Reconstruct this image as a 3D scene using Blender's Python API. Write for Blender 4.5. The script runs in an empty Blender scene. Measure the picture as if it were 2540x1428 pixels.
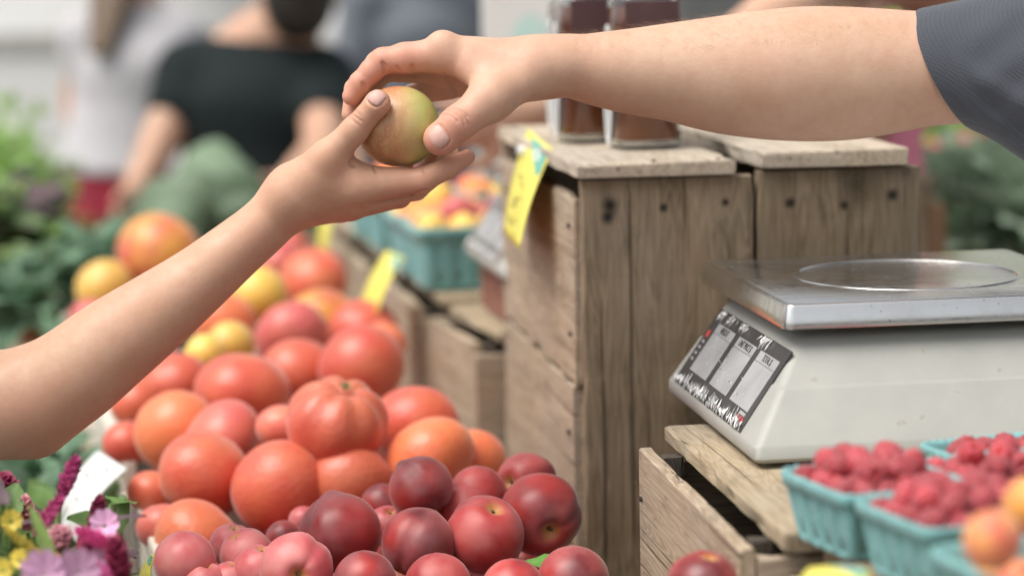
import bpy, bmesh, math, random
import numpy as np
from mathutils import Vector, Matrix, Euler
rnd = random.Random(7)
sc = bpy.context.scene
COL = sc.collection
R_ = math.radians

# ------------------------------------------------------------------ camera
YAW, PITCH, ROLL, FPX = R_(8.5), R_(8.0), R_(1.0), 6000.0
CAM = Vector((0, 0, 1.5))
fwd = Vector((math.sin(YAW) * math.cos(PITCH), math.cos(YAW) * math.cos(PITCH), -math.sin(PITCH)))
rt0 = Vector((math.cos(YAW), -math.sin(YAW), 0))
up0 = rt0.cross(fwd)
RT = rt0 * math.cos(ROLL) - up0 * math.sin(ROLL)
UP = up0 * math.cos(ROLL) + rt0 * math.sin(ROLL)
FW = fwd
cam_d = bpy.data.cameras.new('camera')
cam = bpy.data.objects.new('camera', cam_d)
COL.objects.link(cam)
M = Matrix((RT, UP, -FW)).transposed().to_4x4()
M.translation = CAM
cam.matrix_world = M
cam_d.sensor_width = 36.0
cam_d.lens = FPX / 2540 * 36.0
cam_d.clip_start = 0.05
cam_d.clip_end = 400
cam_d.dof.use_dof = True
cam_d.dof.focus_distance = 2.0
cam_d.dof.aperture_fstop = (cam_d.lens / 1000) / 0.030
cam_d.dof.aperture_blades = 0
sc.camera = cam

# ------------------------------------------------------------------ light
SUN_EL, SUN_AZ = R_(62), R_(-112)          # azimuth measured from +Y towards +X
world = bpy.data.worlds.new('World')
sc.world = world
world.use_nodes = True
wn = world.node_tree
wn.nodes.clear()
sky = wn.nodes.new('ShaderNodeTexSky')
sky.sky_type = 'NISHITA'
sky.sun_disc = False
sky.sun_elevation = SUN_EL
sky.sun_rotation = SUN_AZ
sky.air_density = 1.0
sky.dust_density = 4.0
sky.ozone_density = 1.0
hs = wn.nodes.new('ShaderNodeHueSaturation')
hs.inputs['Saturation'].default_value = 0.22
bg = wn.nodes.new('ShaderNodeBackground')
bg.inputs['Strength'].default_value = 0.085
wo = wn.nodes.new('ShaderNodeOutputWorld')
wn.links.new(sky.outputs[0], hs.inputs['Color'])
wn.links.new(hs.outputs[0], bg.inputs['Color'])
wn.links.new(bg.outputs[0], wo.inputs['Surface'])
sun_d = bpy.data.lights.new('sun', 'SUN')
sun_d.energy = 1.35
sun_d.angle = R_(42)
sun_d.color = (1.0, 0.935, 0.845)
sun = bpy.data.objects.new('sun', sun_d)
COL.objects.link(sun)
sdir = Vector((math.sin(SUN_AZ) * math.cos(SUN_EL), math.cos(SUN_AZ) * math.cos(SUN_EL), math.sin(SUN_EL)))
sun.rotation_euler = sdir.to_track_quat('Z', 'Y').to_euler()
sun.location = (-2, 1, 6)
sc.view_settings.view_transform = 'Standard'
sc.view_settings.look = 'None'
sc.view_settings.exposure = 1.17
sc.view_settings.gamma = 1.0
sc.view_settings.use_curve_mapping = False
sc.render.engine = 'CYCLES'
sc.cycles.max_bounces = 8
sc.cycles.use_denoising = True

# ------------------------------------------------------------------ helpers
def P(px, py, Z):
    """world point seen at photo pixel (px, py), Z metres along the view axis"""
    return CAM + Z * (FW + (px - 1270) / FPX * RT - (py - 714) / FPX * UP)

def Pz(px, py, z):
    """world point seen at photo pixel (px, py) at the height z"""
    d = FW + (px - 1270) / FPX * RT - (py - 714) / FPX * UP
    return CAM + d * ((z - CAM.z) / d.z)

def depth(p):
    return (Vector(p) - CAM).dot(FW)

def link(o, parent=None):
    COL.objects.link(o)
    if parent is not None:
        o.parent = parent
        o.matrix_parent_inverse = Matrix.Identity(4)
    return o

def tag(o, label=None, cat=None, group=None, kind=None):
    if label: o['label'] = label
    if cat: o['category'] = cat
    if group: o['group'] = group
    if kind: o['kind'] = kind
    return o

def empty(name, loc=(0, 0, 0), rz=0.0, label=None, cat=None, group=None):
    o = bpy.data.objects.new(name, None)
    o.empty_display_size = 0.05
    COL.objects.link(o)
    o.location = loc
    o.rotation_euler = (0, 0, rz)
    return tag(o, label, cat, group)

def mesh_obj(name, verts, faces, mat, parent=None, smooth=False, label=None, cat=None, group=None, kind=None):
    me = bpy.data.meshes.new(name)
    me.from_pydata([tuple(v) for v in verts], [], [tuple(f) for f in faces])
    me.update()
    if smooth: me.polygons.foreach_set('use_smooth', [True] * len(me.polygons))
    if mat: me.materials.append(mat)
    o = bpy.data.objects.new(name, me)
    link(o, parent)
    return tag(o, label, cat, group, kind)

def np_obj(name, V, F, mat, parent=None, **kw):
    """fast mesh from numpy arrays (quads or tris)"""
    me = bpy.data.meshes.new(name)
    n, k = F.shape
    me.vertices.add(len(V)); me.vertices.foreach_set('co', np.ascontiguousarray(V, np.float32).ravel())
    me.loops.add(n * k); me.loops.foreach_set('vertex_index', np.ascontiguousarray(F, np.int32).ravel())
    me.polygons.add(n)
    me.polygons.foreach_set('loop_start', np.arange(0, n * k, k, dtype=np.int32))
    me.polygons.foreach_set('use_smooth', np.ones(n, bool))
    me.update(calc_edges=True); me.validate()
    if mat: me.materials.append(mat)
    o = bpy.data.objects.new(name, me)
    link(o, parent)
    return tag(o, **kw)

def bm_obj(name, bm, mat, parent=None, smooth=False, **kw):
    me = bpy.data.meshes.new(name)
    bm.normal_update()
    bm.to_mesh(me); bm.free()
    if smooth: me.polygons.foreach_set('use_smooth', [True] * len(me.polygons))
    for m in (mat if isinstance(mat, (list, tuple)) else [mat]): me.materials.append(m)
    o = bpy.data.objects.new(name, me)
    link(o, parent)
    return tag(o, **kw)

def bm_box(bm, lo, hi, bev=0.0, mi=0):
    c = [(lo[i] + hi[i]) / 2 for i in range(3)]
    s = [hi[i] - lo[i] for i in range(3)]
    r = bmesh.ops.create_cube(bm, size=1.0, matrix=Matrix.Translation(c) @ Matrix.Diagonal((*s, 1)))
    if bev:
        es = list({e for v in r['verts'] for e in v.link_edges})
        bmesh.ops.bevel(bm, geom=es, offset=bev, segments=2, affect='EDGES', profile=0.5)
    return bm

def bm_cyl(bm, a, b, ra, rb=None, n=12, caps=True):
    a, b = Vector(a), Vector(b)
    d = b - a
    q = d.to_track_quat('Z', 'Y').to_matrix().to_4x4()
    bmesh.ops.create_cone(bm, cap_ends=caps, segments=n, radius1=ra, radius2=ra if rb is None else rb, depth=d.length,
                          matrix=Matrix.Translation((a + b) / 2) @ q)
    return bm

def box_obj(name, lo, hi, mat, parent=None, bev=0.002, **kw):
    bm = bmesh.new(); bm_box(bm, lo, hi, bev)
    return bm_obj(name, bm, mat, parent, **kw)

def copy_tree(o, parent=None, keep=('label', 'category', 'group', 'kind')):
    c = o.copy(); COL.objects.link(c)
    if parent is not None: c.parent = parent
    for ch in list(o.children): copy_tree(ch, c)
    return c

# ------------------------------------------------------------------ materials
class NT:
    def __init__(self, name):
        self.m = bpy.data.materials.new(name); self.m.use_nodes = True
        self.t = self.m.node_tree; self.t.nodes.clear()
        self.out = self.t.nodes.new('ShaderNodeOutputMaterial')
        self.b = self.t.nodes.new('ShaderNodeBsdfPrincipled')
        self.t.links.new(self.b.outputs[0], self.out.inputs[0])
        self.tc = self.t.nodes.new('ShaderNodeTexCoord')
    def n(self, typ, **kw):
        nd = self.t.nodes.new('ShaderNode' + typ)
        for k, v in kw.items(): setattr(nd, k, v)
        return nd
    def set(self, sock, v):
        if hasattr(v, 'is_output') or isinstance(v, bpy.types.NodeSocket): self.t.links.new(v, sock)
        elif isinstance(v, (tuple, list)) and len(v) == 3 and sock.type == 'RGBA': sock.default_value = (*v, 1)
        else: sock.default_value = v
    def p(self, **kw):
        al = dict(color='Base Color', rough='Roughness', metal='Metallic', sss='Subsurface Weight', spec='Specular IOR Level',
                  coat='Coat Weight', trans='Transmission Weight', sheen='Sheen Weight', ior='IOR', alpha='Alpha', coatrough='Coat Roughness')
        for k, v in kw.items(): self.set(self.b.inputs[al.get(k, k)], v)
    def vec(self, scale=(1, 1, 1), coord='Object', rand=0.0):
        mp = self.n('Mapping')
        self.set(mp.inputs['Vector'], self.tc.outputs[coord])
        mp.inputs['Scale'].default_value = scale
        if rand:
            oi = self.n('ObjectInfo')
            mu = self.n('Math', operation='MULTIPLY'); self.set(mu.inputs[0], oi.outputs['Random']); mu.inputs[1].default_value = rand
            self.set(mp.inputs['Location'], mu.outputs[0])
        return mp.outputs[0]
    def noise(self, vec, scale=5, detail=4, rough=0.55, dist=0.0):
        nd = self.n('TexNoise'); self.set(nd.inputs['Vector'], vec)
        nd.inputs['Scale'].default_value = scale; nd.inputs['Detail'].default_value = detail
        nd.inputs['Roughness'].default_value = rough; nd.inputs['Distortion'].default_value = dist
        return nd.outputs['Fac']
    def ramp(self, fac, stops, interp='LINEAR'):
        r = self.n('ValToRGB'); r.color_ramp.interpolation = interp
        while len(r.color_ramp.elements) < len(stops): r.color_ramp.elements.new(0.5)
        for e, (p, c) in zip(r.color_ramp.elements, stops):
            e.position = p
            e.color = (c, c, c, 1) if isinstance(c, (int, float)) else (*c, 1)
        self.set(r.inputs[0], fac)
        return r.outputs[0]
    def mix(self, fac, a, b, mode='MIX'):
        m = self.n('Mix', data_type='RGBA', blend_type=mode)
        self.set(m.inputs[0], fac); self.set(m.inputs[6], a); self.set(m.inputs[7], b)
        return m.outputs[2]
    def math(self, op, a, b=0.0, clamp=False):
        m = self.n('Math', operation=op); m.use_clamp = clamp
        self.set(m.inputs[0], a); self.set(m.inputs[1], b)
        return m.outputs[0]
    def attr(self, name):
        a = self.n('Attribute'); a.attribute_name = name
        return a.outputs['Fac']
    def rand(self):
        return self.n('ObjectInfo').outputs['Random']
    def sep(self, coord='Object'):
        s = self.n('SeparateXYZ'); self.set(s.inputs[0], self.tc.outputs[coord]); return s.outputs
    def bump(self, h, strength=0.3, dist=0.001, prev=None):
        b = self.n('Bump'); b.inputs['Strength'].default_value = strength; b.inputs['Distance'].default_value = dist
        self.set(b.inputs['Height'], h)
        if prev is not None: self.set(b.inputs['Normal'], prev)
        self.set(self.b.inputs['Normal'], b.outputs[0])
        return b.outputs[0]

def plain(name, col, rough=0.6, var=0.12, scale=20, **kw):
    t = NT(name)
    v = t.vec(rand=30)
    f = t.noise(v, scale, 4)
    lo = tuple(c * (1 - var) for c in col); hi = tuple(min(1, c * (1 + var)) for c in col)
    t.p(color=t.ramp(f, [(0.3, lo), (0.7, hi)]), rough=rough, **kw)
    return t.m

def wood(name, dark, mid, light, stain=0.5, grey=0.3, knots=(), fine=1.0, holes=(), bumpk=0.5):
    t = NT(name)
    v = t.vec((1.1, 9, 9), rand=60)
    base = t.noise(v, 6.0 * fine, 6, 0.65, 0.35)
    vl = t.vec((0.45, 5, 5), rand=83)
    rings = t.noise(vl, 9.0, 2, 0.5, 1.2)
    rw = t.math('PINGPONG', t.math('MULTIPLY', rings, 9.0), 0.5)
    rw = t.math('MULTIPLY', rw, 2.0)
    vf = t.vec((3, 130, 130), rand=37)
    fib = t.noise(vf, 5.0, 3, 0.7)
    big = t.noise(t.vec((1, 1.6, 1.6), rand=19), 5.5, 4, 0.6, 0.3)
    g = t.math('ADD', t.math('MULTIPLY', base, 0.55), t.math('MULTIPLY', rw, 0.2))
    g = t.math('ADD', g, t.math('MULTIPLY', fib, 0.3))
    col = t.ramp(g, [(0.30, dark), (0.52, mid), (0.78, light)])
    gr = t.ramp(big, [(0.40, 0.0), (0.75, grey)])
    lum = sum(mid) / 3
    col = t.mix(gr, col, (lum * 1.02, lum * 1.0, lum * 0.93))
    st = t.noise(t.vec((1.3, 4, 4), rand=71), 7.0, 5, 0.7, 0.6)
    sf = t.ramp(st, [(0.56, 0.0), (0.74, stain)])
    col = t.mix(sf, col, tuple(c * 0.42 for c in dark))
    # fine dark cracks along the grain
    cr = t.noise(t.vec((0.8, 60, 60), rand=91), 3.0, 2, 0.5, 0.1)
    cf = t.ramp(cr, [(0.64, 0.0), (0.70, 0.75)])
    col = t.mix(cf, col, tuple(c * 0.35 for c in dark))
    # specks of wear
    sp = t.noise(t.vec((60, 120, 120), rand=13), 3.0, 2, 0.6)
    spf = t.ramp(sp, [(0.66, 0.0), (0.76, 0.45)])
    col = t.mix(spf, col, tuple(min(1, c * 1.35) for c in light))
    if knots or holes:
        s = t.sep()
        wob = t.math('MULTIPLY', t.math('SUBTRACT', t.noise(t.vec((1, 1, 1)), 60, 3), 0.5), 0.012)
        for (kx, ky, kr) in knots:
            dx = t.math('MULTIPLY', t.math('SUBTRACT', s[0], kx), 0.75); dy = t.math('SUBTRACT', s[1], ky)
            d = t.math('SQRT', t.math('ADD', t.math('MULTIPLY', dx, dx), t.math('MULTIPLY', dy, dy)))
            d = t.math('ADD', d, wob)
            ring = t.math('MULTIPLY', t.math('SINE', t.math('MULTIPLY', d, 1600.0)), 0.22)
            k = t.math('SUBTRACT', 1.0, t.math('DIVIDE', d, kr * 2.4), True)
            kk = t.math('MULTIPLY', k, t.math('ADD', 0.9, ring), True)
            col = t.mix(kk, col, tuple(c * 0.5 for c in dark))
        for (kx, ky, kr) in holes:
            dx = t.math('SUBTRACT', s[0], kx); dy = t.math('SUBTRACT', s[1], ky)
            d = t.math('SQRT', t.math('ADD', t.math('MULTIPLY', dx, dx), t.math('MULTIPLY', t.math('MULTIPLY', dy, dy), 1.0)))
            d = t.math('ADD', d, t.math('MULTIPLY', wob, 0.35))
            k = t.math('SUBTRACT', 1.0, t.math('DIVIDE', d, kr * 1.7), True)
            col = t.mix(t.math('MULTIPLY', k, 1.3, True), col, (0.02, 0.018, 0.015))
    t.p(color=col, rough=0.82, spec=0.25)
    h = t.math('SUBTRACT', t.math('ADD', t.math('MULTIPLY', fib, 0.6), base), t.math('MULTIPLY', cf, 1.2))
    t.bump(h, bumpk, 0.0012)
    return t.m

def skin(name, base, shade, redc):
    t = NT(name)
    f1 = t.noise(t.vec(), 28, 5, 0.6)
    f2 = t.noise(t.vec(), 120, 4, 0.6)
    f3 = t.noise(t.vec(), 9, 3, 0.5)
    col = t.mix(t.ramp(f1, [(0.35, 0.0), (0.68, 0.8)]), base, shade)
    col = t.mix(t.ramp(f3, [(0.42, 0.0), (0.72, 0.34)]), col, redc)
    col = t.mix(t.ramp(f2, [(0.42, 0.0), (0.75, 0.4)]), col, tuple(c * q for c, q in zip(base, (.88, .74, .70))))
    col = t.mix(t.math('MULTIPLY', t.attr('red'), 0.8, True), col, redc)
    col = t.mix(t.math('MULTIPLY', t.attr('crease'), .42, True), col, tuple(c * q for c, q in zip(shade, (.62, .45, .42))))  # fold lines darkened in colour, painted shade for creases finer than the mesh
    vo = t.n('TexVoronoi'); t.set(vo.inputs['Vector'], t.vec()); vo.inputs['Scale'].default_value = 85
    fr = t.math('MULTIPLY', t.ramp(vo.outputs['Distance'], [(0.02, 1.0), (0.07, 0.0)]), t.ramp(t.noise(t.vec(), 40, 1), [(0.52, 0.0), (0.6, 0.45)]))
    col = t.mix(fr, col, tuple(c * 0.5 for c in shade))
    t.p(color=col, rough=t.ramp(f2, [(0.3, 0.44), (0.7, 0.60)]), sss=0.14, spec=0.4)
    t.b.inputs['Subsurface Radius'].default_value = (1.0, 0.35, 0.16)
    t.b.inputs['Subsurface Scale'].default_value = 0.006
    v2 = t.n('TexVoronoi'); t.set(v2.inputs['Vector'], t.vec((1, 1, 1))); v2.inputs['Scale'].default_value = 620
    h = t.math('ADD', t.math('MULTIPLY', v2.outputs['Distance'], 0.5), t.math('MULTIPLY', t.noise(t.vec(), 190, 4), 1.0))
    t.bump(h, 0.24, 0.0008)
    return t.m

# ------------------------------------------------------------------ signed-distance modelling (numpy) for bodies
class Vol:
    def __init__(self, lo, hi, h):
        self.lo = np.array(lo, np.float32); self.h = h
        self.n = np.ceil((np.array(hi) - np.array(lo)) / h).astype(int) + 1
        self.F = np.full(self.n, 0.05, np.float32); self.creases = []
        self.ax = [self.lo[i] + h * np.arange(self.n[i], dtype=np.float32) for i in range(3)]
    def _sub(self, lo, hi):
        sl, g = [], []
        for i in range(3):
            a = max(0, int(math.floor((lo[i] - self.lo[i]) / self.h))); b = min(self.n[i], int(math.ceil((hi[i] - self.lo[i]) / self.h)) + 1)
            if b <= a: return None, None
            sl.append(slice(a, b)); sh = [1, 1, 1]; sh[i] = -1
            g.append(self.ax[i][a:b].reshape(sh))
        return tuple(sl), g
    def put(self, fn, lo, hi, k, sub=False, pad=0.006):
        m = k + (pad if sub else max(pad, .030))
        sl, g = self._sub(np.array(lo) - m, np.array(hi) + m)
        if sl is None: return
        d = fn(*g).astype(np.float32)
        A = self.F[sl]
        if sub:
            A = -A
            hh = np.maximum(k - np.abs(A - d), 0) / max(k, 1e-6)
            self.F[sl] = -(np.minimum(A, d) - hh * hh * (k * 0.25))
        else:
            hh = np.maximum(k - np.abs(A - d), 0) / max(k, 1e-6)
            self.F[sl] = np.minimum(A, d) - hh * hh * (k * 0.25)
    def cap(self, a, b, ra, rb=None, k=0.004, sub=False):
        a = np.array(a, float); b = np.array(b, float)
        if rb is None: rb = ra
        ab = b - a; L = max(float(ab @ ab), 1e-12)
        def fn(x, y, z):
            px, py, pz = x - a[0], y - a[1], z - a[2]
            t = np.clip((px * ab[0] + py * ab[1] + pz * ab[2]) / L, 0, 1)
            return np.sqrt((px - t * ab[0]) ** 2 + (py - t * ab[1]) ** 2 + (pz - t * ab[2]) ** 2) - (ra + (rb - ra) * t)
        r = max(ra, rb)
        self.put(fn, np.minimum(a, b) - r, np.maximum(a, b) + r, k, sub)
    def ell(self, c, r, k=0.004, sub=False, ax=None):
        c = np.array(c, float); r = np.array(r, float)
        if ax is None: ax = np.eye(3)
        ax = np.array(ax, float); m = float(r.min())
        def fn(x, y, z):
            q = (x - c[0], y - c[1], z - c[2]); s = 0
            for i in range(3):
                s = s + ((q[0] * ax[i][0] + q[1] * ax[i][1] + q[2] * ax[i][2]) / r[i]) ** 2
            return (np.sqrt(s) - 1) * m
        R = float(r.max())
        self.put(fn, c - R, c + R, k, sub)
    def seg(self, a, b, ra, rb, N, B, k=0.002):
        """elliptical cone piece; ra, rb = (radius along N, radius along B) at a and at b"""
        a = np.array(a, float); b = np.array(b, float); ab = b - a; L = float(ab @ ab)
        T = ab / math.sqrt(L); N = np.array(N, float); B = np.array(B, float)
        N = N - (N @ T) * T; N /= np.linalg.norm(N); B = np.cross(T, N)
        def fn(x, y, z):
            px, py, pz = x - a[0], y - a[1], z - a[2]
            t = np.clip((px * ab[0] + py * ab[1] + pz * ab[2]) / L, 0, 1)
            qx, qy, qz = px - t * ab[0], py - t * ab[1], pz - t * ab[2]
            u = (qx * N[0] + qy * N[1] + qz * N[2]) / (ra[0] + (rb[0] - ra[0]) * t)
            v = (qx * B[0] + qy * B[1] + qz * B[2]) / (ra[1] + (rb[1] - ra[1]) * t)
            mm = np.minimum(ra[0] + (rb[0] - ra[0]) * t, ra[1] + (rb[1] - ra[1]) * t)
            w = (qx * T[0] + qy * T[1] + qz * T[2]) / mm
            return (np.sqrt(u * u + v * v + w * w) - 1) * mm
        R = max(*ra, *rb)
        self.put(fn, np.minimum(a, b) - R, np.maximum(a, b) + R, k)
    def sweep(self, st, N, B, n=6, k=0.002):
        """stations (centre, rN, rB) through a Catmull-Rom curve"""
        S = [np.array([*s[0], s[1], s[2]], float) for s in st]
        S = [2 * S[0] - S[1]] + S + [2 * S[-1] - S[-2]]
        pts = []
        for i in range(1, len(S) - 2):
            for j in range(n):
                t = j / n; p0, p1, p2, p3 = S[i - 1:i + 3]
                pts.append(0.5 * (2 * p1 + (p2 - p0) * t + (2 * p0 - 5 * p1 + 4 * p2 - p3) * t * t + (3 * p1 - p0 - 3 * p2 + p3) * t ** 3))
        pts.append(S[-2])
        for p, q in zip(pts, pts[1:]):
            self.seg(p[:3], q[:3], p[3:], q[3:], N, B, k)
    def sample(self, pts):
        p = (np.asarray(pts) - self.lo) / self.h
        p = np.clip(p, 0, np.array(self.n) - 1.001); i = p.astype(int); f = p - i
        r = 0
        for dx in (0, 1):
            for dy in (0, 1):
                for dz in (0, 1):
                    w = (f[:, 0] if dx else 1 - f[:, 0]) * (f[:, 1] if dy else 1 - f[:, 1]) * (f[:, 2] if dz else 1 - f[:, 2])
                    r = r + w * self.F[i[:, 0] + dx, i[:, 1] + dy, i[:, 2] + dz]
        return r
    def mesh(self, relax=1):
        F = self.F; n = np.array(F.shape); I = F < 0
        c = np.zeros(n - 1, np.int8)
        for dx in (0, 1):
            for dy in (0, 1):
                for dz in (0, 1):
                    c += I[dx:n[0] - 1 + dx, dy:n[1] - 1 + dy, dz:n[2] - 1 + dz]
        idx = np.argwhere((c > 0) & (c < 8))
        vid = np.full(n - 1, -1, np.int32); vid[tuple(idx.T)] = np.arange(len(idx))
        acc = np.zeros((len(idx), 3)); cnt = np.zeros(len(idx))
        cor = [(x, y, z) for x in (0, 1) for y in (0, 1) for z in (0, 1)]
        val = {k: F[idx[:, 0] + k[0], idx[:, 1] + k[1], idx[:, 2] + k[2]] for k in cor}
        for a in cor:
            for d in range(3):
                if a[d]: continue
                b = list(a); b[d] = 1; b = tuple(b)
                va, vb = val[a], val[b]; m = (va < 0) != (vb < 0)
                t = np.where(m, va / np.where(m, va - vb, 1), 0)
                for i in range(3):
                    acc[:, i] += np.where(m, a[i] + (t if i == d else 0), 0)
                cnt += m
        V = (idx + acc / cnt[:, None]) * self.h + self.lo
        quads = []
        for d in range(3):
            e1, e2 = (d + 1) % 3, (d + 2) % 3
            s0 = [slice(None)] * 3; s1 = [slice(None)] * 3
            s0[d] = slice(0, n[d] - 1); s1[d] = slice(1, n[d])
            A, B_ = I[tuple(s0)], I[tuple(s1)]
            ed = np.argwhere(A != B_)
            ok = (ed[:, e1] > 0) & (ed[:, e2] > 0) & (ed[:, e1] < n[e1] - 1) & (ed[:, e2] < n[e2] - 1)
            ed = ed[ok]
            fl = A[tuple(ed.T)]
            def at(o1, o2):
                q = ed.copy(); q[:, e1] += o1; q[:, e2] += o2
                return vid[tuple(q.T)]
            q = np.stack([at(-1, -1), at(0, -1), at(0, 0), at(-1, 0)], 1)
            q[~fl] = q[~fl][:, ::-1]
            quads.append(q)
        Q = np.concatenate(quads)
        Q = Q[(Q >= 0).all(1)]
        for _ in range(relax):
            s = np.zeros_like(V); w = np.zeros(len(V))
            for i in range(4):
                a, b = Q[:, i], Q[:, (i + 1) % 4]
                for ch in range(3):
                    s[:, ch] += np.bincount(a, V[b, ch], len(V)) + np.bincount(b, V[a, ch], len(V))
                w += np.bincount(a, minlength=len(V)) + np.bincount(b, minlength=len(V))
            V = 0.5 * V + 0.5 * s / np.maximum(w, 1)[:, None]
        return V, Q

def add_attr(o, name, vals):
    a = o.data.attributes.new(name, 'FLOAT', 'POINT')
    a.data.foreach_set('value', np.ascontiguousarray(vals, np.float32))
# ------------------------------------------------------------------ palette
M = {}
M['oak'] = wood('weathered_crate_wood', (.14, .10, .062), (.28, .205, .13), (.42, .33, .225), 0.5, 0.4)
M['tan'] = wood('pale_crate_wood', (.22, .165, .11), (.385, .30, .212), (.53, .435, .33), 0.5, 0.35)
M['lid'] = wood('bleached_lid_wood', (.26, .205, .15), (.45, .375, .285), (.60, .53, .43), 0.4, 0.45)
M['board'] = wood('yellowed_board_wood', (.22, .165, .10), (.36, .285, .19), (.48, .40, .29), 0.5, 0.3)
M['grey_wood'] = wood('grey_rail_wood', (.36, .315, .25), (.55, .49, .41), (.68, .62, .54), 0.3, 0.4)
M['rail_wood'] = wood('bleached_rail_wood', (.42, .38, .32), (.60, .55, .47), (.70, .66, .58), 0.2, 0.3)
M['shade_wood'] = wood('inner_wood_shade_tone', (.035, .03, .024), (.07, .058, .045), (.12, .1, .08), 0.4, 0.3)  # near-black tone paints the shade inside crates and under the fruit
M['frontL'] = wood('crate_end_wood_left', (.125, .094, .056), (.245, .185, .118), (.37, .29, .195), 0.55, 0.3,  # end boards: darker wood, with the shade of the unlit front mixed into its tone
                   knots=[(0.02, 0.045, 0.022)], holes=[(-0.183, -0.005, 0.0035), (-0.186, 0.055, 0.003), (-0.187, -0.056, 0.006), (-0.176, -0.058, 0.005)])
M['frontR'] = wood('crate_end_wood_right', (.115, .086, .053), (.215, .165, .108), (.32, .255, .175), 0.55, 0.35,
                   knots=[(-0.196, 0.017, 0.011), (-0.02, -0.03, 0.010)], holes=[(-0.182, -0.048, 0.004), (-0.178, 0.005, 0.004), (-0.186, 0.052, 0.0045)])
M['iron'] = plain('rusty_iron', (.05, .04, .035), 0.7)
M['ground'] = plain('asphalt', (.16, .155, .145), 0.9, 0.25, 60)

# ------------------------------------------------------------------ ground and far setting
mesh_obj('ground', [(-60, -30, 0), (60, -30, 0), (60, 90, 0), (-60, 90, 0)], [(0, 1, 2, 3)], M['ground'], kind='structure')

def plank(name, lo, hi, mat, parent, axis=0, seed=None, bev=0.0016, rough=0.0006, wear=0.003, off=(0, 0, 0), label=None, nx=18):
    """board from lo to hi (parent space), long side along the axis; worn uneven edges"""
    r = random.Random(seed if seed is not None else rnd.random())
    size = [hi[i] - lo[i] for i in range(3)]; cen = [(hi[i] + lo[i]) / 2 for i in range(3)]
    others = [i for i in range(3) if i != axis]
    w_ax, t_ax = sorted(others, key=lambda i: -size[i])
    L, W, T = size[axis], size[w_ax], size[t_ax]
    ring = []
    b = min(bev, T * 0.4)
    for (sy, sz) in ((-1, -1), (1, -1), (1, 1), (-1, 1)):
        y, z = sy * W / 2, sz * T / 2
        if sy * sz > 0: ring += [(y - sy * 0, z - sz * b, sy, sz), (y - sy * b, z, sy, sz)]
        else: ring += [(y - sy * b, z, sy, sz), (y, z - sz * b, sy, sz)]
    # order around
    ring.sort(key=lambda q: math.atan2(q[1] / T, q[0] / W))
    V, F = [], []
    n = len(ring)
    ph = [r.uniform(0, 6.28) for _ in range(8)]
    ext = [0.0015] + [k / nx for k in range(1, nx)] + [0.9985]
    xs = [0.0] + ext + [1.0]
    for k, tx in enumerate(xs):
        x = (tx - 0.5) * L
        endk = k in (0, len(xs) - 1)
        for (y, z, sy, sz) in ring:
            c = (0 if sy < 0 else 1) + (0 if sz < 0 else 2)
            dy = rough * (math.sin(tx * 11 + ph[c]) + 0.6 * math.sin(tx * 29 + ph[c + 4])) * 0.6 + r.gauss(0, rough * 0.3)
            dz = rough * 0.4 * math.sin(tx * 7 + ph[c])
            chip = wear * r.random() ** 4
            ex = b * 0.7 if endk else 0
            V.append([x + (r.gauss(0, rough * 0.4) if k < 2 or k > len(xs) - 3 else 0), y + dy * sy - sy * (chip + ex), z + dz - sz * (min(chip, T * .03) + min(ex, T * .1))])
    for k in range(len(xs) - 1):
        for j in range(n):
            a, c = k * n + j, k * n + (j + 1) % n
            F.append((a, c, c + n, a + n))
    F.append(tuple(range(n))[::-1]); F.append(tuple((len(xs) - 1) * n + j for j in range(n)))
    me = bpy.data.meshes.new(name); me.from_pydata(V, [], F); me.update(); me.materials.append(mat)
    o = bpy.data.objects.new(name, me); link(o, parent)
    X = Vector((0, 0, 0)); X[axis] = 1; Y = Vector((0, 0, 0)); Y[w_ax] = 1; Z = X.cross(Y)
    if axis == 2: X, Y = -X, Y; Z = X.cross(Y)
    m = Matrix((X, Y, Z)).transposed().to_4x4(); m.translation = Vector(cen) + Vector(off)
    o.matrix_local = m
    bmt = None
    if label: o['label'] = label
    return o

def nails(parent, pts, r=0.0035, axis='y', name='nail_head'):
    for p in pts:
        bm = bmesh.new()
        d = {'y': (0, .0024, 0), 'z': (0, 0, .0024), 'x': (.0024, 0, 0)}[axis]
        bm_cyl(bm, [p[i] - d[i] for i in range(3)], [p[i] + d[i] * .35 for i in range(3)], r, r * .8, 8)
        bm_obj(name, bm, M['iron'], parent)

# table -----------------------------------------------------------------
tb = empty('market_table', (0, 0, 0), 0, 'long plank market table under the wooden crates and fruit trays', 'table')
for i in range(9):
    x0 = -0.03 + i * 0.100
    plank('plank', (x0, 1.02, 0.835), (x0 + 0.097, 4.35, 0.858), M['oak'], tb, 1, 100 + i)
for (x, y) in ((.01, 1.1), (.8, 1.1), (.01, 4.25), (.8, 4.25), (.01, 2.7), (.8, 2.7)):
    plank('leg', (x - .03, y - .03, 0), (x + .03, y + .03, 0.834), M['oak'], tb, 2, int(x * 99 + y * 7))

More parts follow.
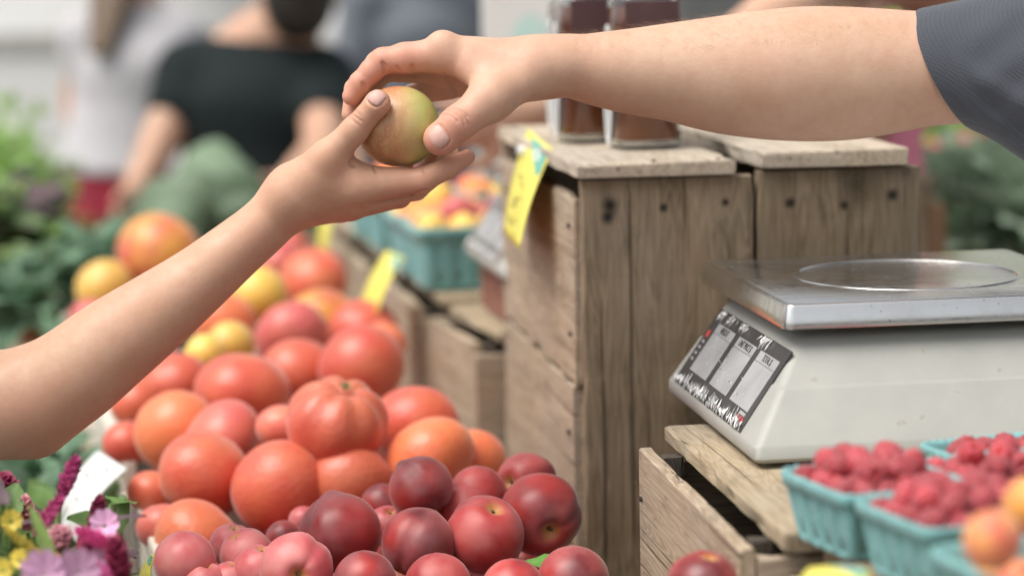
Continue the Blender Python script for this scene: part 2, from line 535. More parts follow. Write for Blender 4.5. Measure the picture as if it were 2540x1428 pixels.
# tall crate ------------------------------------------------------------
ca = empty('wooden_crate', (.397, 2.21, .86), 0, 'tall weathered wooden crate carrying the jars, end of two upright boards', 'crate')
def rel(o, lo, hi): return [lo[i] - o.location[i] for i in range(3)], [hi[i] - o.location[i] for i in range(3)]
def cp(o, lo, hi, *a, **k):
    l, h = rel(o, lo, hi); return plank('plank', l, h, *a, **k)
cp(ca, (.398, 2.212, .862), (.563, 2.230, 1.284), M['frontL'], ca, 2, 1, wear=.003)
cp(ca, (.5665, 2.214, .862), (.727, 2.232, 1.287), M['frontR'], ca, 2, 2, wear=.003)
cp(ca, (.397, 2.254, 1.083), (.4085, 2.715, 1.2635), M['tan'], ca, 1, 3, rough=.0009, wear=.006)
cp(ca, (.3975, 2.272, .864), (.4085, 2.715, 1.0785), M['tan'], ca, 1, 4, rough=.0009, wear=.004)
cp(ca, (.7095, 2.2355, .864), (.7205, 2.715, 1.06), M['oak'], ca, 1, 5)
cp(ca, (.7095, 2.2355, 1.066), (.7205, 2.715, 1.272), M['oak'], ca, 1, 6)
cp(ca, (.398, 2.7165, .862), (.5585, 2.734, 1.286), M['tan'], ca, 2, 7)
cp(ca, (.5625, 2.7165, .862), (.720, 2.734, 1.286), M['oak'], ca, 2, 8)
cp(ca, (.4095, 2.234, .8625), (.7085, 2.715, .874), M['shade_wood'], ca, 1, 9)
for (x, y) in ((.4095, 2.2335), (.6845, 2.2335), (.4095, 2.6915), (.6845, 2.6915)):
    l, h = rel(ca, (x, y, .876), (x + .024, y + .024, 1.284)); plank('corner_post', l, h, M['shade_wood'], ca, 2, int(x * 1000 + y * 10))
cp(ca, (.392, 2.206, 1.2855), (.545, 2.722, 1.2995), M['lid'], ca, 1, 11, rough=.0009, wear=.005)
cp(ca, (.5685, 2.207, 1.2895), (.7135, 2.728, 1.3055), M['lid'], ca, 1, 12, rough=.0009, wear=.005)
nails(ca, [rel(ca, (x, 2.218, z), (0, 0, 0))[0] for x, z in ((.468, 1.3), (.530, 1.3))], .0026, 'z')
nails(ca, [rel(ca, (.397, y, z), (0, 0, 0))[0] for y, z in ((2.275, 1.235), (2.275, 1.13), (2.69, 1.23), (2.292, 1.03), (2.292, .92))], .003, 'x')

# low crate under the scale ------------------------------------------------
cb = empty('wooden_crate', (.399, 1.62, .86), 0, 'low wooden crate under the white weighing scale, long plank side in front', 'crate')
cp(cb, (.399, 1.612, .866), (.4105, 1.962, 1.081), M['tan'], cb, 1, 21, rough=.0008, wear=.003)
cp(cb, (.7095, 1.612, .866), (.7205, 1.962, 1.081), M['oak'], cb, 1, 22)
cp(cb, (.4125, 1.612, .866), (.7075, 1.630, 1.072), M['tan'], cb, 0, 23)
cp(cb, (.4125, 1.946, .866), (.7075, 1.962, 1.072), M['oak'], cb, 0, 24)
cp(cb, (.4125, 1.632, .863), (.7075, 1.944, .873), M['shade_wood'], cb, 0, 25)
for (x, y) in ((.412, 1.632), (.688, 1.632), (.412, 1.925), (.688, 1.925)):
    l, h = rel(cb, (x, y, .875), (x + .018, y + .018, 1.0795)); plank('corner_post', l, h, M['shade_wood'], cb, 2, int(x * 1000))
cp(cb, (.4255, 1.590, 1.0815), (.57, 1.985, 1.0945), M['board'], cb, 1, 26, rough=.0009, wear=.004)
cp(cb, (.573, 1.592, 1.0815), (.7205, 1.985, 1.0945), M['board'], cb, 1, 27, rough=.0009, wear=.004)
nails(cb, [rel(cb, (.399, y, z), (0, 0, 0))[0] for y, z in ((1.622, .93), (1.622, 1.03), (1.95, 1.04))], .0025, 'x')

# front low crate under the berry baskets --------------------------------------
cc = empty('wooden_crate', (.43, 1.2, .86), 0, 'low wooden crate under the berry baskets, rounded corner and dark slot showing', 'crate')
cp(cc, (.43, 1.21, .864), (.4405, 1.578, 1.062), M['tan'], cc, 1, 31, wear=.002)
cp(cc, (.43, 1.5805, .864), (.72, 1.594, 1.064), M['tan'], cc, 0, 32)
cp(cc, (.43, 1.194, .864), (.72, 1.208, 1.064), M['oak'], cc, 0, 33)
cp(cc, (.7095, 1.21, .864), (.72, 1.578, 1.064), M['oak'], cc, 1, 34)
cp(cc, (.442, 1.21, .863), (.708, 1.578, .872), M['shade_wood'], cc, 0, 35)
cp(cc, (.452, 1.20, 1.0655), (.588, 1.586, 1.0935), M['oak'], cc, 1, 36)
cp(cc, (.592, 1.20, 1.0655), (.728, 1.586, 1.0935), M['oak'], cc, 1, 37)

# crates in the row behind ---------------------------------------------------
def row_crate(p0, p1, width, top, label, seed):
    """open crate whose left side runs p0 (near) -> p1 (far)"""
    d = Vector((p1[0] - p0[0], p1[1] - p0[1])); L = d.length; rz = math.atan2(d.y, d.x) - math.pi / 2
    o = empty('wooden_crate', (p0[0], p0[1], .86), rz, label, 'crate', 'low crates in the row behind the tall crate')
    h = top - .86
    plank('plank', (0, .018, .004), (.012, L - .018, h), M['tan'], o, 1, seed, rough=.0008)
    plank('plank', (width - .012, .018, .004), (width, L - .018, h), M['oak'], o, 1, seed + 1)
    plank('plank', (0, 0, .004), (width, .016, h - .012), M['tan'], o, 0, seed + 2)
    plank('plank', (0, L - .016, .004), (width, L, h - .012), M['tan'], o, 0, seed + 3)
    plank('plank', (.014, .018, .002), (width - .014, L - .018, .012), M['shade_wood'], o, 1, seed + 4)
    plank('plank', (.03, .004, h + .001), (.15, L - .002, h + .012), M['board'], o, 1, seed + 5)
    plank('plank', (.153, .004, h + .001), (width - .01, L - .002, h + .012), M['board'], o, 1, seed + 6)
    for y in (.019, L - .041):
        plank('corner_post', (.013, y, .013), (.032, y + .022, h - .004), M['shade_wood'], o, 2, seed + 9)
    return o
row_crate((.366, 2.742), (.335, 2.985), .30, 1.045, 'low crate right behind the tall jar crate, small scale on its lid', 41)
row_crate((.330, 3.0), (.305, 3.42), .30, 1.05, 'low crate with the nearest far turquoise basket on its lid', 51)
row_crate((.303, 3.44), (.27, 3.96), .30, 1.05, 'farthest low crate of the row, end of the turquoise baskets', 61)

# trays of the fruit -----------------------------------------------------------
def tray(x0, y0, W, L, top, label, seed):
    o = empty('fruit_tray', (x0, y0, .86), R_(5), label, 'tray', 'shallow wooden trays holding the fruit')
    h = top - .86
    plank('rail', (0, .013, h - .042), (.0165, L - .013, h + .020), M['rail_wood'], o, 1, seed, rough=.0006)
    plank('rail', (.0005, .013, .004), (.0115, L - .013, h - .047), M['grey_wood'], o, 1, seed + 1)
    plank('rail', (W - .012, .013, .004), (W, L - .013, h - .03), M['grey_wood'], o, 1, seed + 2)
    plank('end_board', (0, 0, .004), (W, .0125, h - .012), M['grey_wood'], o, 0, seed + 3)
    plank('end_board', (0, L - .0125, .004), (W, L, h - .012), M['grey_wood'], o, 0, seed + 4)
    for i in range(3):
        plank('floor_board', (.013 + i * (W - .026) / 3, .013, .001), (.011 + (i + 1) * (W - .026) / 3, L - .013, .009), M['shade_wood'], o, 1, seed + 5 + i)
    return o
tray(.052, 1.46, .325, 1.01, .945, 'nearest wooden fruit tray, nectarines in front and tomatoes behind', 71)
tray(-.040, 2.50, .36, .80, .955, 'middle wooden fruit tray heaped with red tomatoes', 81)
tray(-.112, 3.315, .36, .87, .965, 'farthest wooden fruit tray with mixed yellow and red tomatoes', 91)

# ------------------------------------------------------------------ fruit
def sphere_grid(nu, nv, fn):
    th = np.linspace(0, math.pi, nv + 1)[1:-1]; ph = np.arange(nu) * 2 * math.pi / nu
    T, Pp = np.meshgrid(th, ph, indexing='ij')
    D = np.stack([np.sin(T) * np.cos(Pp), np.sin(T) * np.sin(Pp), np.cos(T)], -1)
    V = [fn(np.array([[0, 0, 1.0]]))[0]] + list(fn(D.reshape(-1, 3))) + [fn(np.array([[0, 0, -1.0]]))[0]]
    F = []
    for i in range(nv - 2):
        for j in range(nu):
            a = 1 + i * nu + j; b = 1 + i * nu + (j + 1) % nu
            F.append((a, a + nu, b + nu)); F.append((a, b + nu, b))
    last = len(V) - 1
    for j in range(nu):
        F.append((0, 1 + j, 1 + (j + 1) % nu)); F.append((last, last - nu + (j + 1) % nu, last - nu + j))
    return np.array(V), np.array(F)

def smooth_mesh(name, V, F, mat):
    me = bpy.data.meshes.new(name); me.from_pydata(V.tolist(), [], F.tolist()); me.update()
    me.polygons.foreach_set('use_smooth', [True] * len(me.polygons))
    me.materials.append(mat); return me

def tomato_shape(lobes, amp, flat, dimple, seed):
    r = np.random.RandomState(seed); p = r.uniform(0, 6.28, 4)
    def fn(D):
        th = np.arccos(np.clip(D[:, 2], -1, 1)); ph = np.arctan2(D[:, 1], D[:, 0])
        s = np.sin(th)
        w = 1 + amp * s ** 0.7 * (np.abs(np.cos(lobes * ph / 2 + p[0])) - .6) * (0.35 + .65 * np.exp(-((th - .5) / .8) ** 2))
        w += .03 * s * np.cos(ph + p[1]) + .025 * s * np.cos(2 * ph + p[2])
        w -= dimple * np.exp(-(th / .30) ** 2) + .03 * np.exp(-((math.pi - th) / .3) ** 2)
        return D * w[:, None] * np.array([1, 1, flat])
    return sphere_grid(36, 22, fn)

def tomato_mat(name, base, top, blush, bl=0.5, rough=.42):
    t = NT(name)
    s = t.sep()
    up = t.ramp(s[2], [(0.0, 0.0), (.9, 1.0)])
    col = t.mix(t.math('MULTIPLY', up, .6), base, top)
    f = t.noise(t.vec(rand=50), 1.2, 3)
    col = t.mix(t.ramp(f, [(.42, 0.0), (.68, bl)]), col, blush)
    sp = t.noise(t.vec(rand=50), 22, 2)
    col = t.mix(t.ramp(sp, [(.62, 0.0), (.74, .22)]), col, tuple(min(1, c * 1.5 + .06) for c in base))
    h = t.n('HueSaturation'); t.set(h.inputs['Color'], col)
    t.set(h.inputs['Value'], t.math('ADD', .82, t.math('MULTIPLY', t.rand(), .36)))
    t.set(h.inputs['Hue'], t.math('ADD', .492, t.math('MULTIPLY', t.rand(), .016)))
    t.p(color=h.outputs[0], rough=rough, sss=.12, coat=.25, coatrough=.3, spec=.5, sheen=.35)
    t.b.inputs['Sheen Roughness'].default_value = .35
    t.b.inputs['Subsurface Radius'].default_value = (1, .3, .15); t.b.inputs['Subsurface Scale'].default_value = .12
    t.bump(t.noise(t.vec(rand=50), 9, 3), .12, .03)
    return t.m
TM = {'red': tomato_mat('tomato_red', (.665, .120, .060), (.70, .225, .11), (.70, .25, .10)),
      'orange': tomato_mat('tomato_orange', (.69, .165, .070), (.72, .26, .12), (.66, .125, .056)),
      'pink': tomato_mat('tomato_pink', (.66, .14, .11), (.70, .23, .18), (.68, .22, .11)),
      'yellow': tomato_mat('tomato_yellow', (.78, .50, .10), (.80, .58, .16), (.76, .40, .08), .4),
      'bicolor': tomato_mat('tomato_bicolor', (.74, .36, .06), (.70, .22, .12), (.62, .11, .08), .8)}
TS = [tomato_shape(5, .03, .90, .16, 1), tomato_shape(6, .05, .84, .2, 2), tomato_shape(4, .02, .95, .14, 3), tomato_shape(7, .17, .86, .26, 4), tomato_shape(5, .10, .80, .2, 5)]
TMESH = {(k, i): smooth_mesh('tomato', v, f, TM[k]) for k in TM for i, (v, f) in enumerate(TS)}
M['calyx'] = plain('dried_calyx', (.20, .17, .06), .8)
def calyx_mesh():
    bm = bmesh.new()
    for k in range(6):
        a = k * math.pi / 3; c, s = math.cos(a), math.sin(a)
        v = [bm.verts.new(q) for q in ((-.05 * s, .05 * c, .80), (.22 * c, .22 * s, .87), (.05 * s, -.05 * c, .80))]
        bm.faces.new(v)
    bm_cyl(bm, (0, 0, .76), (.02, .01, .90), .035, .03, 6)
    me = bpy.data.meshes.new('calyx'); bm.to_mesh(me); bm.free(); me.materials.append(M['calyx']); return me
CALYX = calyx_mesh()

def fruit(name, me, c, r, rot, label, cat, group, extra=None):
    o = bpy.data.objects.new(name, me); link(o)
    o.location = c; o.scale = (r, r, r); o.rotation_euler = rot
    tag(o, label, cat, group)
    if extra:
        e = bpy.data.objects.new(extra[0], extra[1]); link(e, o)
    return o

def heap_z(py): return float(np.interp(py, [560, 640, 900, 1250, 1450], [1.075, 1.05, 1.03, .985, .97]))
GT = 'tomatoes heaped in the wooden trays'
# (px, py, radius px, kind, shape, label, dz, tilt towards viewer)
toms = [
 (508, 1180, 108, 'red', 0, 'big round red tomato at the left front of the heap, nearest the white tag', 0, 0),
 (690, 1212, 110, 'red', 2, 'tall light red tomato in the front row, between the round red and the orange one', 0, 0),
 (866, 1200, 97, 'orange', 0, 'light orange tomato in the front row just behind the dark nectarines', 0, 0),
 (1062, 1135, 108, 'red', 4, 'wide glossy red tomato at the right front, above the pointed nectarine', .01, 0),
 (1165, 1150, 86, 'red', 0, 'dark red tomato squeezed against the tall crate, right end of the heap', -.005, 0),
 (838, 1050, 118, 'red', 3, 'lumpy ribbed red tomato in the middle of the heap', .035, .5),
 (705, 1062, 66, 'pink', 4, 'pinkish tomato half hidden left of the lumpy ribbed one', .02, .4),
 (1030, 1055, 100, 'red', 0, 'round red tomato right of the lumpy ribbed one, by the crates', .01, 0),
 (548, 1095, 100, 'pink', 4, 'flat pink-red tomato directly behind the big round one', .005, 0),
 (432, 1070, 95, 'orange', 2, 'tall orange-red tomato left of the flat pink-red one', 0, 0),
 (606, 972, 112, 'red', 4, 'large red tomato with orange shoulder just right of the customer\'s forearm', .01, .2),
 (740, 925, 85, 'orange', 0, 'salmon tomato right behind the large red one with the orange shoulder', .005, 0),
 (895, 915, 103, 'red', 2, 'largest deep red tomato standing tall beside the back crates', .015, 0),
 (430, 950, 82, 'orange', 4, 'orange tomato tucked against the underside of the customer\'s forearm', 0, 0),
 (335, 1000, 62, 'orange', 0, 'small orange tomato by the left tray rail below the forearm', -.01, 0),
 (312, 1100, 58, 'red', 0, 'red tomato pressed against the left rail above the white tag', -.015, 0),
 (378, 1222, 60, 'red', 1, 'red tomato against the left rail beside the tall white tag', -.012, 0),
 (402, 1305, 58, 'pink', 0, 'small pink-red tomato low by the left rail, in front of the tag', -.012, 0),
 (492, 1345, 108, 'orange', 1, 'flattened orange tomato at the very front left, behind the pink nectarine', -.018, 0),
 (722, 835, 88, 'pink', 1, 'raspberry pink tomato behind the salmon one', .005, 0),
 (795, 795, 80, 'bicolor', 0, 'red and yellow striped tomato behind the raspberry pink one', .0, .3),
 (636, 732, 73, 'yellow', 2, 'pale yellow tomato standing out among the far reds', .012, 0),
 (782, 692, 80, 'red', 1, 'dull red tomato in the far tray beside the far crates', .005, 0),
 (690, 655, 70, 'pink', 1, 'pink tomato in the far tray beside the yellow one', .0, 0),
 (722, 612, 45, 'red', 0, 'small bright red tomato at the far end of the heap', -.01, 0),
 (556, 800, 74, 'orange', 2, 'orange tomato between the forearm and the pale yellow tomato', -.005, 0),
 (575, 853, 56, 'yellow', 0, 'small lemon yellow tomato, right one of the pair beside the forearm', .012, 0),
 (508, 882, 50, 'yellow', 2, 'small lemon yellow tomato, left one of the pair beside the forearm', .012, 0),
 (397, 630, 96, 'bicolor', 2, 'big peach coloured tomato with pink cheek above the forearm', .03, .3),
 (258, 715, 66, 'yellow', 2, 'golden tomato behind the forearm, left of the big peach coloured one', .0, 0),
 (905, 815, 80, 'red', 4, 'red tomato in shade behind the largest deep red one', -.005, 0),
 (955, 850, 52, 'red', 0, 'red tomato wedged against the back crates behind the deep red one', -.01, 0),
 (225, 790, 50, 'pink', 0, 'pink tomato just above the forearm at the far left', -.02, 0),
]
for (px, py, rp, kind, sh, lab, dz, tilt) in toms:
    c = Pz(px, py, heap_z(py) + dz); Z = depth(c); r = rp * Z / FPX
    rot = (math.pi - .5 + tilt + rnd.uniform(-.5, .5), rnd.uniform(-.3, .3), rnd.uniform(0, 6.28)) if sh != 3 else (.35, -.15, .9)
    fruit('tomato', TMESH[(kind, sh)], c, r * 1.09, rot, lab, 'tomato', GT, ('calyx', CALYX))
for i in range(8):
    for j in range(4):
        y = 2.12 + i * .19 + rnd.uniform(-.02, .02); x = .035 + j * .088 + rnd.uniform(-.012, .012)
        fruit('tomato', TMESH[(rnd.choice(['red', 'red', 'orange', 'pink']), rnd.choice([0, 1, 2]))], (x - (.0 if y < 3 else .03), y, .912 + rnd.uniform(-.004, .01)), .042,
              (rnd.uniform(-1, 1), rnd.uniform(-1, 1), rnd.uniform(0, 6)), 'tomato buried in the lower layer of the heap', 'tomato', 'buried tomatoes of the lower layer')

# nectarines
def nect_shape(seed, point, cav):
    r = np.random.RandomState(seed); p = r.uniform(0, 6.28, 3)
    def fn(D):
        th = np.arccos(np.clip(D[:, 2], -1, 1)); ph = np.arctan2(D[:, 1], D[:, 0])
        w = 1 + .02 * np.sin(th) * np.cos(2 * ph + p[0])
        dph = np.abs((ph + math.pi) % (2 * math.pi) - math.pi)
        w -= .055 * np.exp(-(dph / .16) ** 2) * np.sin(th) ** .6
        w += .035 * np.exp(-((dph - .45) / .3) ** 2) * np.sin(th)
        w -= cav * np.exp(-(th / .24) ** 2)
        w += point * np.exp(-((math.pi - th) / .22) ** 2)
        return D * w[:, None] * np.array([1, .98, .96])
    return sphere_grid(40, 26, fn)
def nect_mat(name, dark, red, bloom, k=.5):
    t = NT(name); s = t.sep()
    f = t.noise(t.vec(rand=40), .75, 2, .45)
    col = t.mix(t.ramp(f, [(.34, 0.0), (.68, 1.0)]), dark, red)
    bl = t.noise(t.vec(rand=70), .95, 3, .5)
    col = t.mix(t.math('MULTIPLY', t.ramp(bl, [(.42, 0.0), (.66, 1.0)]), k), col, bloom)
    sp = t.noise(t.vec(rand=40), 26, 2)
    col = t.mix(t.ramp(sp, [(.70, 0.0), (.8, .14)]), col, tuple(min(1, c * 1.7 + .04) for c in red))
    d = t.math('SQRT', t.math('ADD', t.math('MULTIPLY', s[0], s[0]), t.math('MULTIPLY', s[1], s[1])))
    cv = t.math('MULTIPLY', t.ramp(d, [(.10, 1.0), (.30, 0.0)]), t.math('GREATER_THAN', s[2], 0.3))
    col = t.mix(t.math('MULTIPLY', cv, .8), col, (.50, .27, .07))
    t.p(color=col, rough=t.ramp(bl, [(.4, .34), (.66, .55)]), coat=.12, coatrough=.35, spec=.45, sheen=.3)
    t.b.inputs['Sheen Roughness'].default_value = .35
    t.bump(t.noise(t.vec(rand=40), 30, 3), .06, .02)
    return t.m
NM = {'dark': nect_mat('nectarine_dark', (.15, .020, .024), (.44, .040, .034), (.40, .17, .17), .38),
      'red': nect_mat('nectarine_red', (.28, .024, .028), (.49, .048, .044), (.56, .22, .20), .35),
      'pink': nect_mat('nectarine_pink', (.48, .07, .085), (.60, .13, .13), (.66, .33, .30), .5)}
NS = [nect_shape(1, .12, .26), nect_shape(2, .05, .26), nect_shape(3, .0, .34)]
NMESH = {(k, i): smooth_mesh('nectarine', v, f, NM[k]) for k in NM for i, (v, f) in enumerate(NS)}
bm = bmesh.new(); bm_cyl(bm, (0, 0, .60), (.03, .01, .78), .06, .045, 7)
STUB = bpy.data.meshes.new('stem_stub'); bm.to_mesh(STUB); bm.free(); STUB.materials.append(plain('stem_stub', (.10, .07, .03), .8))
GN = 'nectarines at the front of the tray'
def vrot(ax_cam, spin=0.0):
    """rotation whose local +Z points along the camera-space direction (right, up, towards viewer)"""
    d = (RT * ax_cam[0] + UP * ax_cam[1] - FW * ax_cam[2]).normalized()
    return (d.to_track_quat('Z', 'Y').to_matrix() @ Matrix.Rotation(spin, 3, 'Z')).to_euler()
necs = [
 (1340, 1275, 101, 'dark', 2, 'largest dark nectarine, stem hollow facing forward, against the tall crate', .0, (.25, -.35, .75), .4),
 (1203, 1326, 97, 'red', 0, 'red nectarine with a clear groove curving over it, beside the stem-hollow one', .0, (.2, .55, .35), 2.2),
 (1037, 1347, 90, 'dark', 1, 'maroon nectarine with pale bloom on its shoulder, in the front centre', .0, (-.3, -.6, .2), 1.0),
 (845, 1322, 101, 'dark', 0, 'purplish red nectarine with pointed top, left of the maroon one', .0, (.25, -.9, .2), 3.0),
 (1044, 1210, 79, 'dark', 0, 'pointed dark nectarine sitting on top of the heap before the tomatoes', .01, (.62, -.7, .2), 2.5),
 (1185, 1222, 68, 'red', 1, 'pinkish red nectarine behind the grooved one', .0, (.1, -.8, -.2), .5),
 (1306, 1200, 77, 'red', 2, 'red nectarine with stem hollow peeping out behind the largest dark one', .0, (-.55, .1, .6), .4),
 (1165, 1275, 78, 'red', 1, 'rosy nectarine half hidden behind the grooved one', -.01, (.1, -.8, -.2), .5),
 (948, 1250, 52, 'dark', 1, 'small dusky nectarine under the pointed one', -.02, (.1, -.8, -.2), .5),
 (962, 1305, 52, 'pink', 1, 'pale pink nectarine between the purplish and the maroon ones', -.015, (.1, .5, .3), .5),
 (458, 1390, 75, 'pink', 1, 'pink nectarine at the front left by the tray rail', .0, (.1, -.8, -.2), .5),
 (575, 1352, 55, 'pink', 1, 'small rosy nectarine behind the two leftmost pink ones', -.01, (.1, .6, .2), .5),
 (612, 1375, 66, 'pink', 0, 'rosy nectarine second from the left rail', -.005, (-.3, .5, .2), 1.5),
 (705, 1335, 46, 'dark', 1, 'dusky grey-red nectarine left behind the purplish one', -.02, (.1, -.8, -.2), .5),
 (735, 1412, 90, 'pink', 2, 'pink nectarine with a small stem hollow at the bottom edge', .005, (.12, -.05, .8), .9),
 (645, 1415, 66, 'pink', 1, 'peach-pink nectarine at the bottom left of the stem-hollow pink one', -.005, (.1, .8, .2), .5),
 (905, 1440, 76, 'dark', 1, 'dark nectarine at the bottom edge under the purplish one', .0, (.1, -.8, -.2), .5),
 (1086, 1452, 82, 'red', 1, 'red nectarine at the bottom edge under the maroon one', .0, (.1, -.8, -.2), .5),
 (1272, 1462, 78, 'red', 1, 'bright red nectarine at the bottom edge with a green leaf tip beside it', .0, (.1, -.8, -.2), .5),
 (1422, 1440, 88, 'dark', 1, 'dark red nectarine at the bottom edge by the crate wall', .0, (.1, -.8, -.2), .5),
 (752, 1290, 36, 'pink', 1, 'little pink nectarine showing behind the purplish one', -.02, (.1, -.8, -.2), .5),
 (508, 1450, 58, 'pink', 1, 'pink nectarine cut by the bottom edge at the left', -.01, (.1, .8, .2), .5),
 (572, 1440, 50, 'pink', 1, 'small pale nectarine cut by the bottom edge beside the leftmost ones', -.01, (.1, .8, .2), .5),
]
for (px, py, rp, kind, sh, lab, dz, ax, sp) in necs:
    z = 1.012 - (py - 1270) * .00012 + dz
    c = Pz(px, py, z); r = rp * depth(c) / FPX
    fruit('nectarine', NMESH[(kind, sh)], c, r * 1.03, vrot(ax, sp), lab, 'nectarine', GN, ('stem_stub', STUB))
for i in range(3):
    for j in range(5):
        x = .035 + j * .07 + rnd.uniform(-.008, .008); y = 1.66 + i * .085 + rnd.uniform(-.01, .01)
        fruit('nectarine', NMESH[(rnd.choice(['dark', 'red', 'pink']), 1)], (x, y, .93 + .012 * i), .034, (rnd.uniform(0, 6), rnd.uniform(0, 6), 0), 'nectarine low at the front end of the tray', 'nectarine', 'nectarines at the front end of the tray')
for i in range(5):
    for j in range(5):
        x = .03 + j * .075 + rnd.uniform(-.008, .008); y = 1.92 + i * .075 + rnd.uniform(-.01, .01)
        fruit('nectarine', NMESH[(rnd.choice(['dark', 'red']), 1)], (x, y, .925), .034, (rnd.uniform(0, 6), rnd.uniform(0, 6), 0), 'nectarine buried in the lower layer of the heap', 'nectarine', 'buried nectarines of the lower layer')
c = Pz(1748, 1455, 1.02); c = P(1748, 1458, 1.72)
fruit('nectarine', NMESH[('dark', 1)], c, 97 * 1.72 / FPX, vrot((.1, .75, .2), 1.6), 'single red nectarine in front of the low crate plank', 'nectarine', GN, ('stem_stub', STUB))
# stack of fruit below that nectarine
for k, (dx, dy, dz) in enumerate(((-.03, .0, -.045), (.03, .02, -.045), (0, -.03, -.05), (-.03, 0, -.095), (.03, 0, -.095), (0, .0, -.13))):
    fruit('nectarine', NMESH[('red', 1)], c + Vector((dx, dy, dz)), .028, (k, k * 2, 0), 'nectarine low in front of the low crate plank', 'nectarine', 'nectarines stacked before the low crate')
def leaf_mesh(name, L, W, curl, ruffle, mat, nx=6, ny=5, fold=.25, seed=0):
    r = random.Random(seed); V, F = [], []
    for i in range(nx + 1):
        t = i / nx
        w = W * (math.sin(math.pi * min(1, t * .93 + .05)) ** .75)
        for j in range(ny + 1):
            s = j / ny * 2 - 1
            x = L * t * (1 - .15 * curl * t); z = -curl * L * t * t * .6 + fold * W * abs(s) * .6 + ruffle * L * abs(s) ** 1.5 * math.sin(t * 17 + s * 2 + seed) + r.gauss(0, ruffle * L * .15)
            V.append((x, w * s, z))
    for i in range(nx):
        for j in range(ny):
            a = i * (ny + 1) + j; F.append((a, a + 1, a + ny + 2, a + ny + 1))
    me = bpy.data.meshes.new(name); me.from_pydata(V, [], F); me.update()
    me.polygons.foreach_set('use_smooth', [True] * len(F)); me.materials.append(mat); return me
def leafmat(name, col, var=.3, rough=.55):
    t = NT(name)
    f = t.noise(t.vec(rand=20), 25, 4)
    h = t.n('HueSaturation'); t.set(h.inputs['Color'], t.ramp(f, [(.3, tuple(c * (1 - var) for c in col)), (.7, tuple(c * (1 + var) for c in col))]))
    t.set(h.inputs['Value'], t.math('ADD', .7, t.math('MULTIPLY', t.rand(), .6)))
    t.p(color=h.outputs[0], rough=rough, sss=.0)
    tr = t.n('BsdfTranslucent'); t.set(tr.inputs['Color'], h.outputs[0])
    ms = t.n('MixShader'); ms.inputs[0].default_value = .25
    t.t.links.new(t.b.outputs[0], ms.inputs[1]); t.t.links.new(tr.outputs[0], ms.inputs[2]); t.t.links.new(ms.outputs[0], t.out.inputs[0])
    return t.m
M['leaf_fresh'] = leafmat('fresh_leaf', (.12, .30, .05))
lf = bpy.data.objects.new('fruit_leaf', leaf_mesh('fruit_leaf', .045, .011, .3, .02, M['leaf_fresh'])); link(lf)
lf.location = Pz(1305, 1398, .995); lf.rotation_euler = (.3, -.2, -.4); tag(lf, 'small green fruit leaf between the bottom edge nectarines', 'leaf')
# ------------------------------------------------------------------ weighing scale
def ring_rect(x0, x1, y0, y1, z, r, n=4):
    out = []
    for (cx, cy, a0) in ((x1 - r, y1 - r, 0), (x0 + r, y1 - r, 90), (x0 + r, y0 + r, 180), (x1 - r, y0 + r, 270)):
        for k in range(n + 1):
            a = R_(a0 + 90 * k / n); out.append((cx + r * math.cos(a), cy + r * math.sin(a), z))
    return out
def loft(rings, cap0=True, cap1=True):
    V = [p for r in rings for p in r]; n = len(rings[0]); F = []
    for k in range(len(rings) - 1):
        for j in range(n):
            a, b = k * n + j, k * n + (j + 1) % n; F.append((a, b, b + n, a + n))
    if cap0: F.append(tuple(range(n))[::-1])
    if cap1: F.append(tuple((len(rings) - 1) * n + j for j in range(n)))
    return V, F

def plastic():
    t = NT('ivory_plastic')
    f = t.noise(t.vec(), 14, 5, .6); g = t.noise(t.vec((1, 1, .3)), 60, 4, .7)
    col = t.ramp(f, [(.3, (.315, .32, .295)), (.7, (.375, .375, .345))])
    col = t.mix(t.ramp(g, [(.60, 0.0), (.78, .35)]), col, (.36, .34, .28))
    s = t.noise(t.vec(), 55, 2); col = t.mix(t.ramp(s, [(.70, 0.0), (.76, .5)]), col, (.22, .19, .14))
    t.p(color=col, rough=.48, spec=.4); t.bump(t.noise(t.vec(), 600, 2), .06, .0004)
    return t.m
def steel():
    t = NT('scratched_steel')
    v = t.vec((40, 3, 3)); f = t.noise(v, 8, 4, .7)
    g = t.noise(t.vec(), 45, 5, .7)
    vo = t.n('TexVoronoi'); t.set(vo.inputs['Vector'], t.vec((1, 1, 1))); vo.inputs['Scale'].default_value = 130
    cr = t.ramp(vo.outputs['Distance'], [(.05, 1.0), (.16, 0.0)])
    cr = t.math('MULTIPLY', cr, t.ramp(g, [(.5, 0.0), (.6, .8)]))
    smear = t.noise(t.vec((3, 10, 3)), 9, 5, .65)
    col = t.mix(t.ramp(smear, [(.45, 0.0), (.75, .35)]), (.74, .735, .715), (.48, .47, .44))
    col = t.mix(cr, col, (.30, .28, .22))
    t.p(color=col, metal=1.0, rough=t.ramp(t.math('ADD', t.math('MULTIPLY', f, .4), t.math('MULTIPLY', smear, .6)), [(.3, .10), (.75, .34)]))
    t.bump(t.math('ADD', f, t.math('MULTIPLY', smear, .5)), .05, .0006)
    return t.m
M['plastic'] = plastic(); M['steel'] = steel()
M['black'] = plain('black_rubber', (.02, .02, .02), .5)
M['panel'] = plain('dark_panel', (.045, .043, .044), .35, .25, 40)
M['window'] = plain('clouded_window', (.37, .38, .39), .28, .16, 30)
M['red_print'] = plain('red_print', (.5, .05, .05), .5)
M['ink'] = plain('black_ink', (.03, .03, .03), .6)
M['print_grey'] = plain('grey_print', (.35, .35, .35), .6)
def film():
    t = NT('peeling_film'); f = t.noise(t.vec(), 300, 4)
    t.p(color=t.ramp(f, [(.35, (.30, .30, .30)), (.6, (.78, .78, .77))]), rough=.3, metal=.35); t.bump(f, .5, .001); return t.m
M['film'] = film()

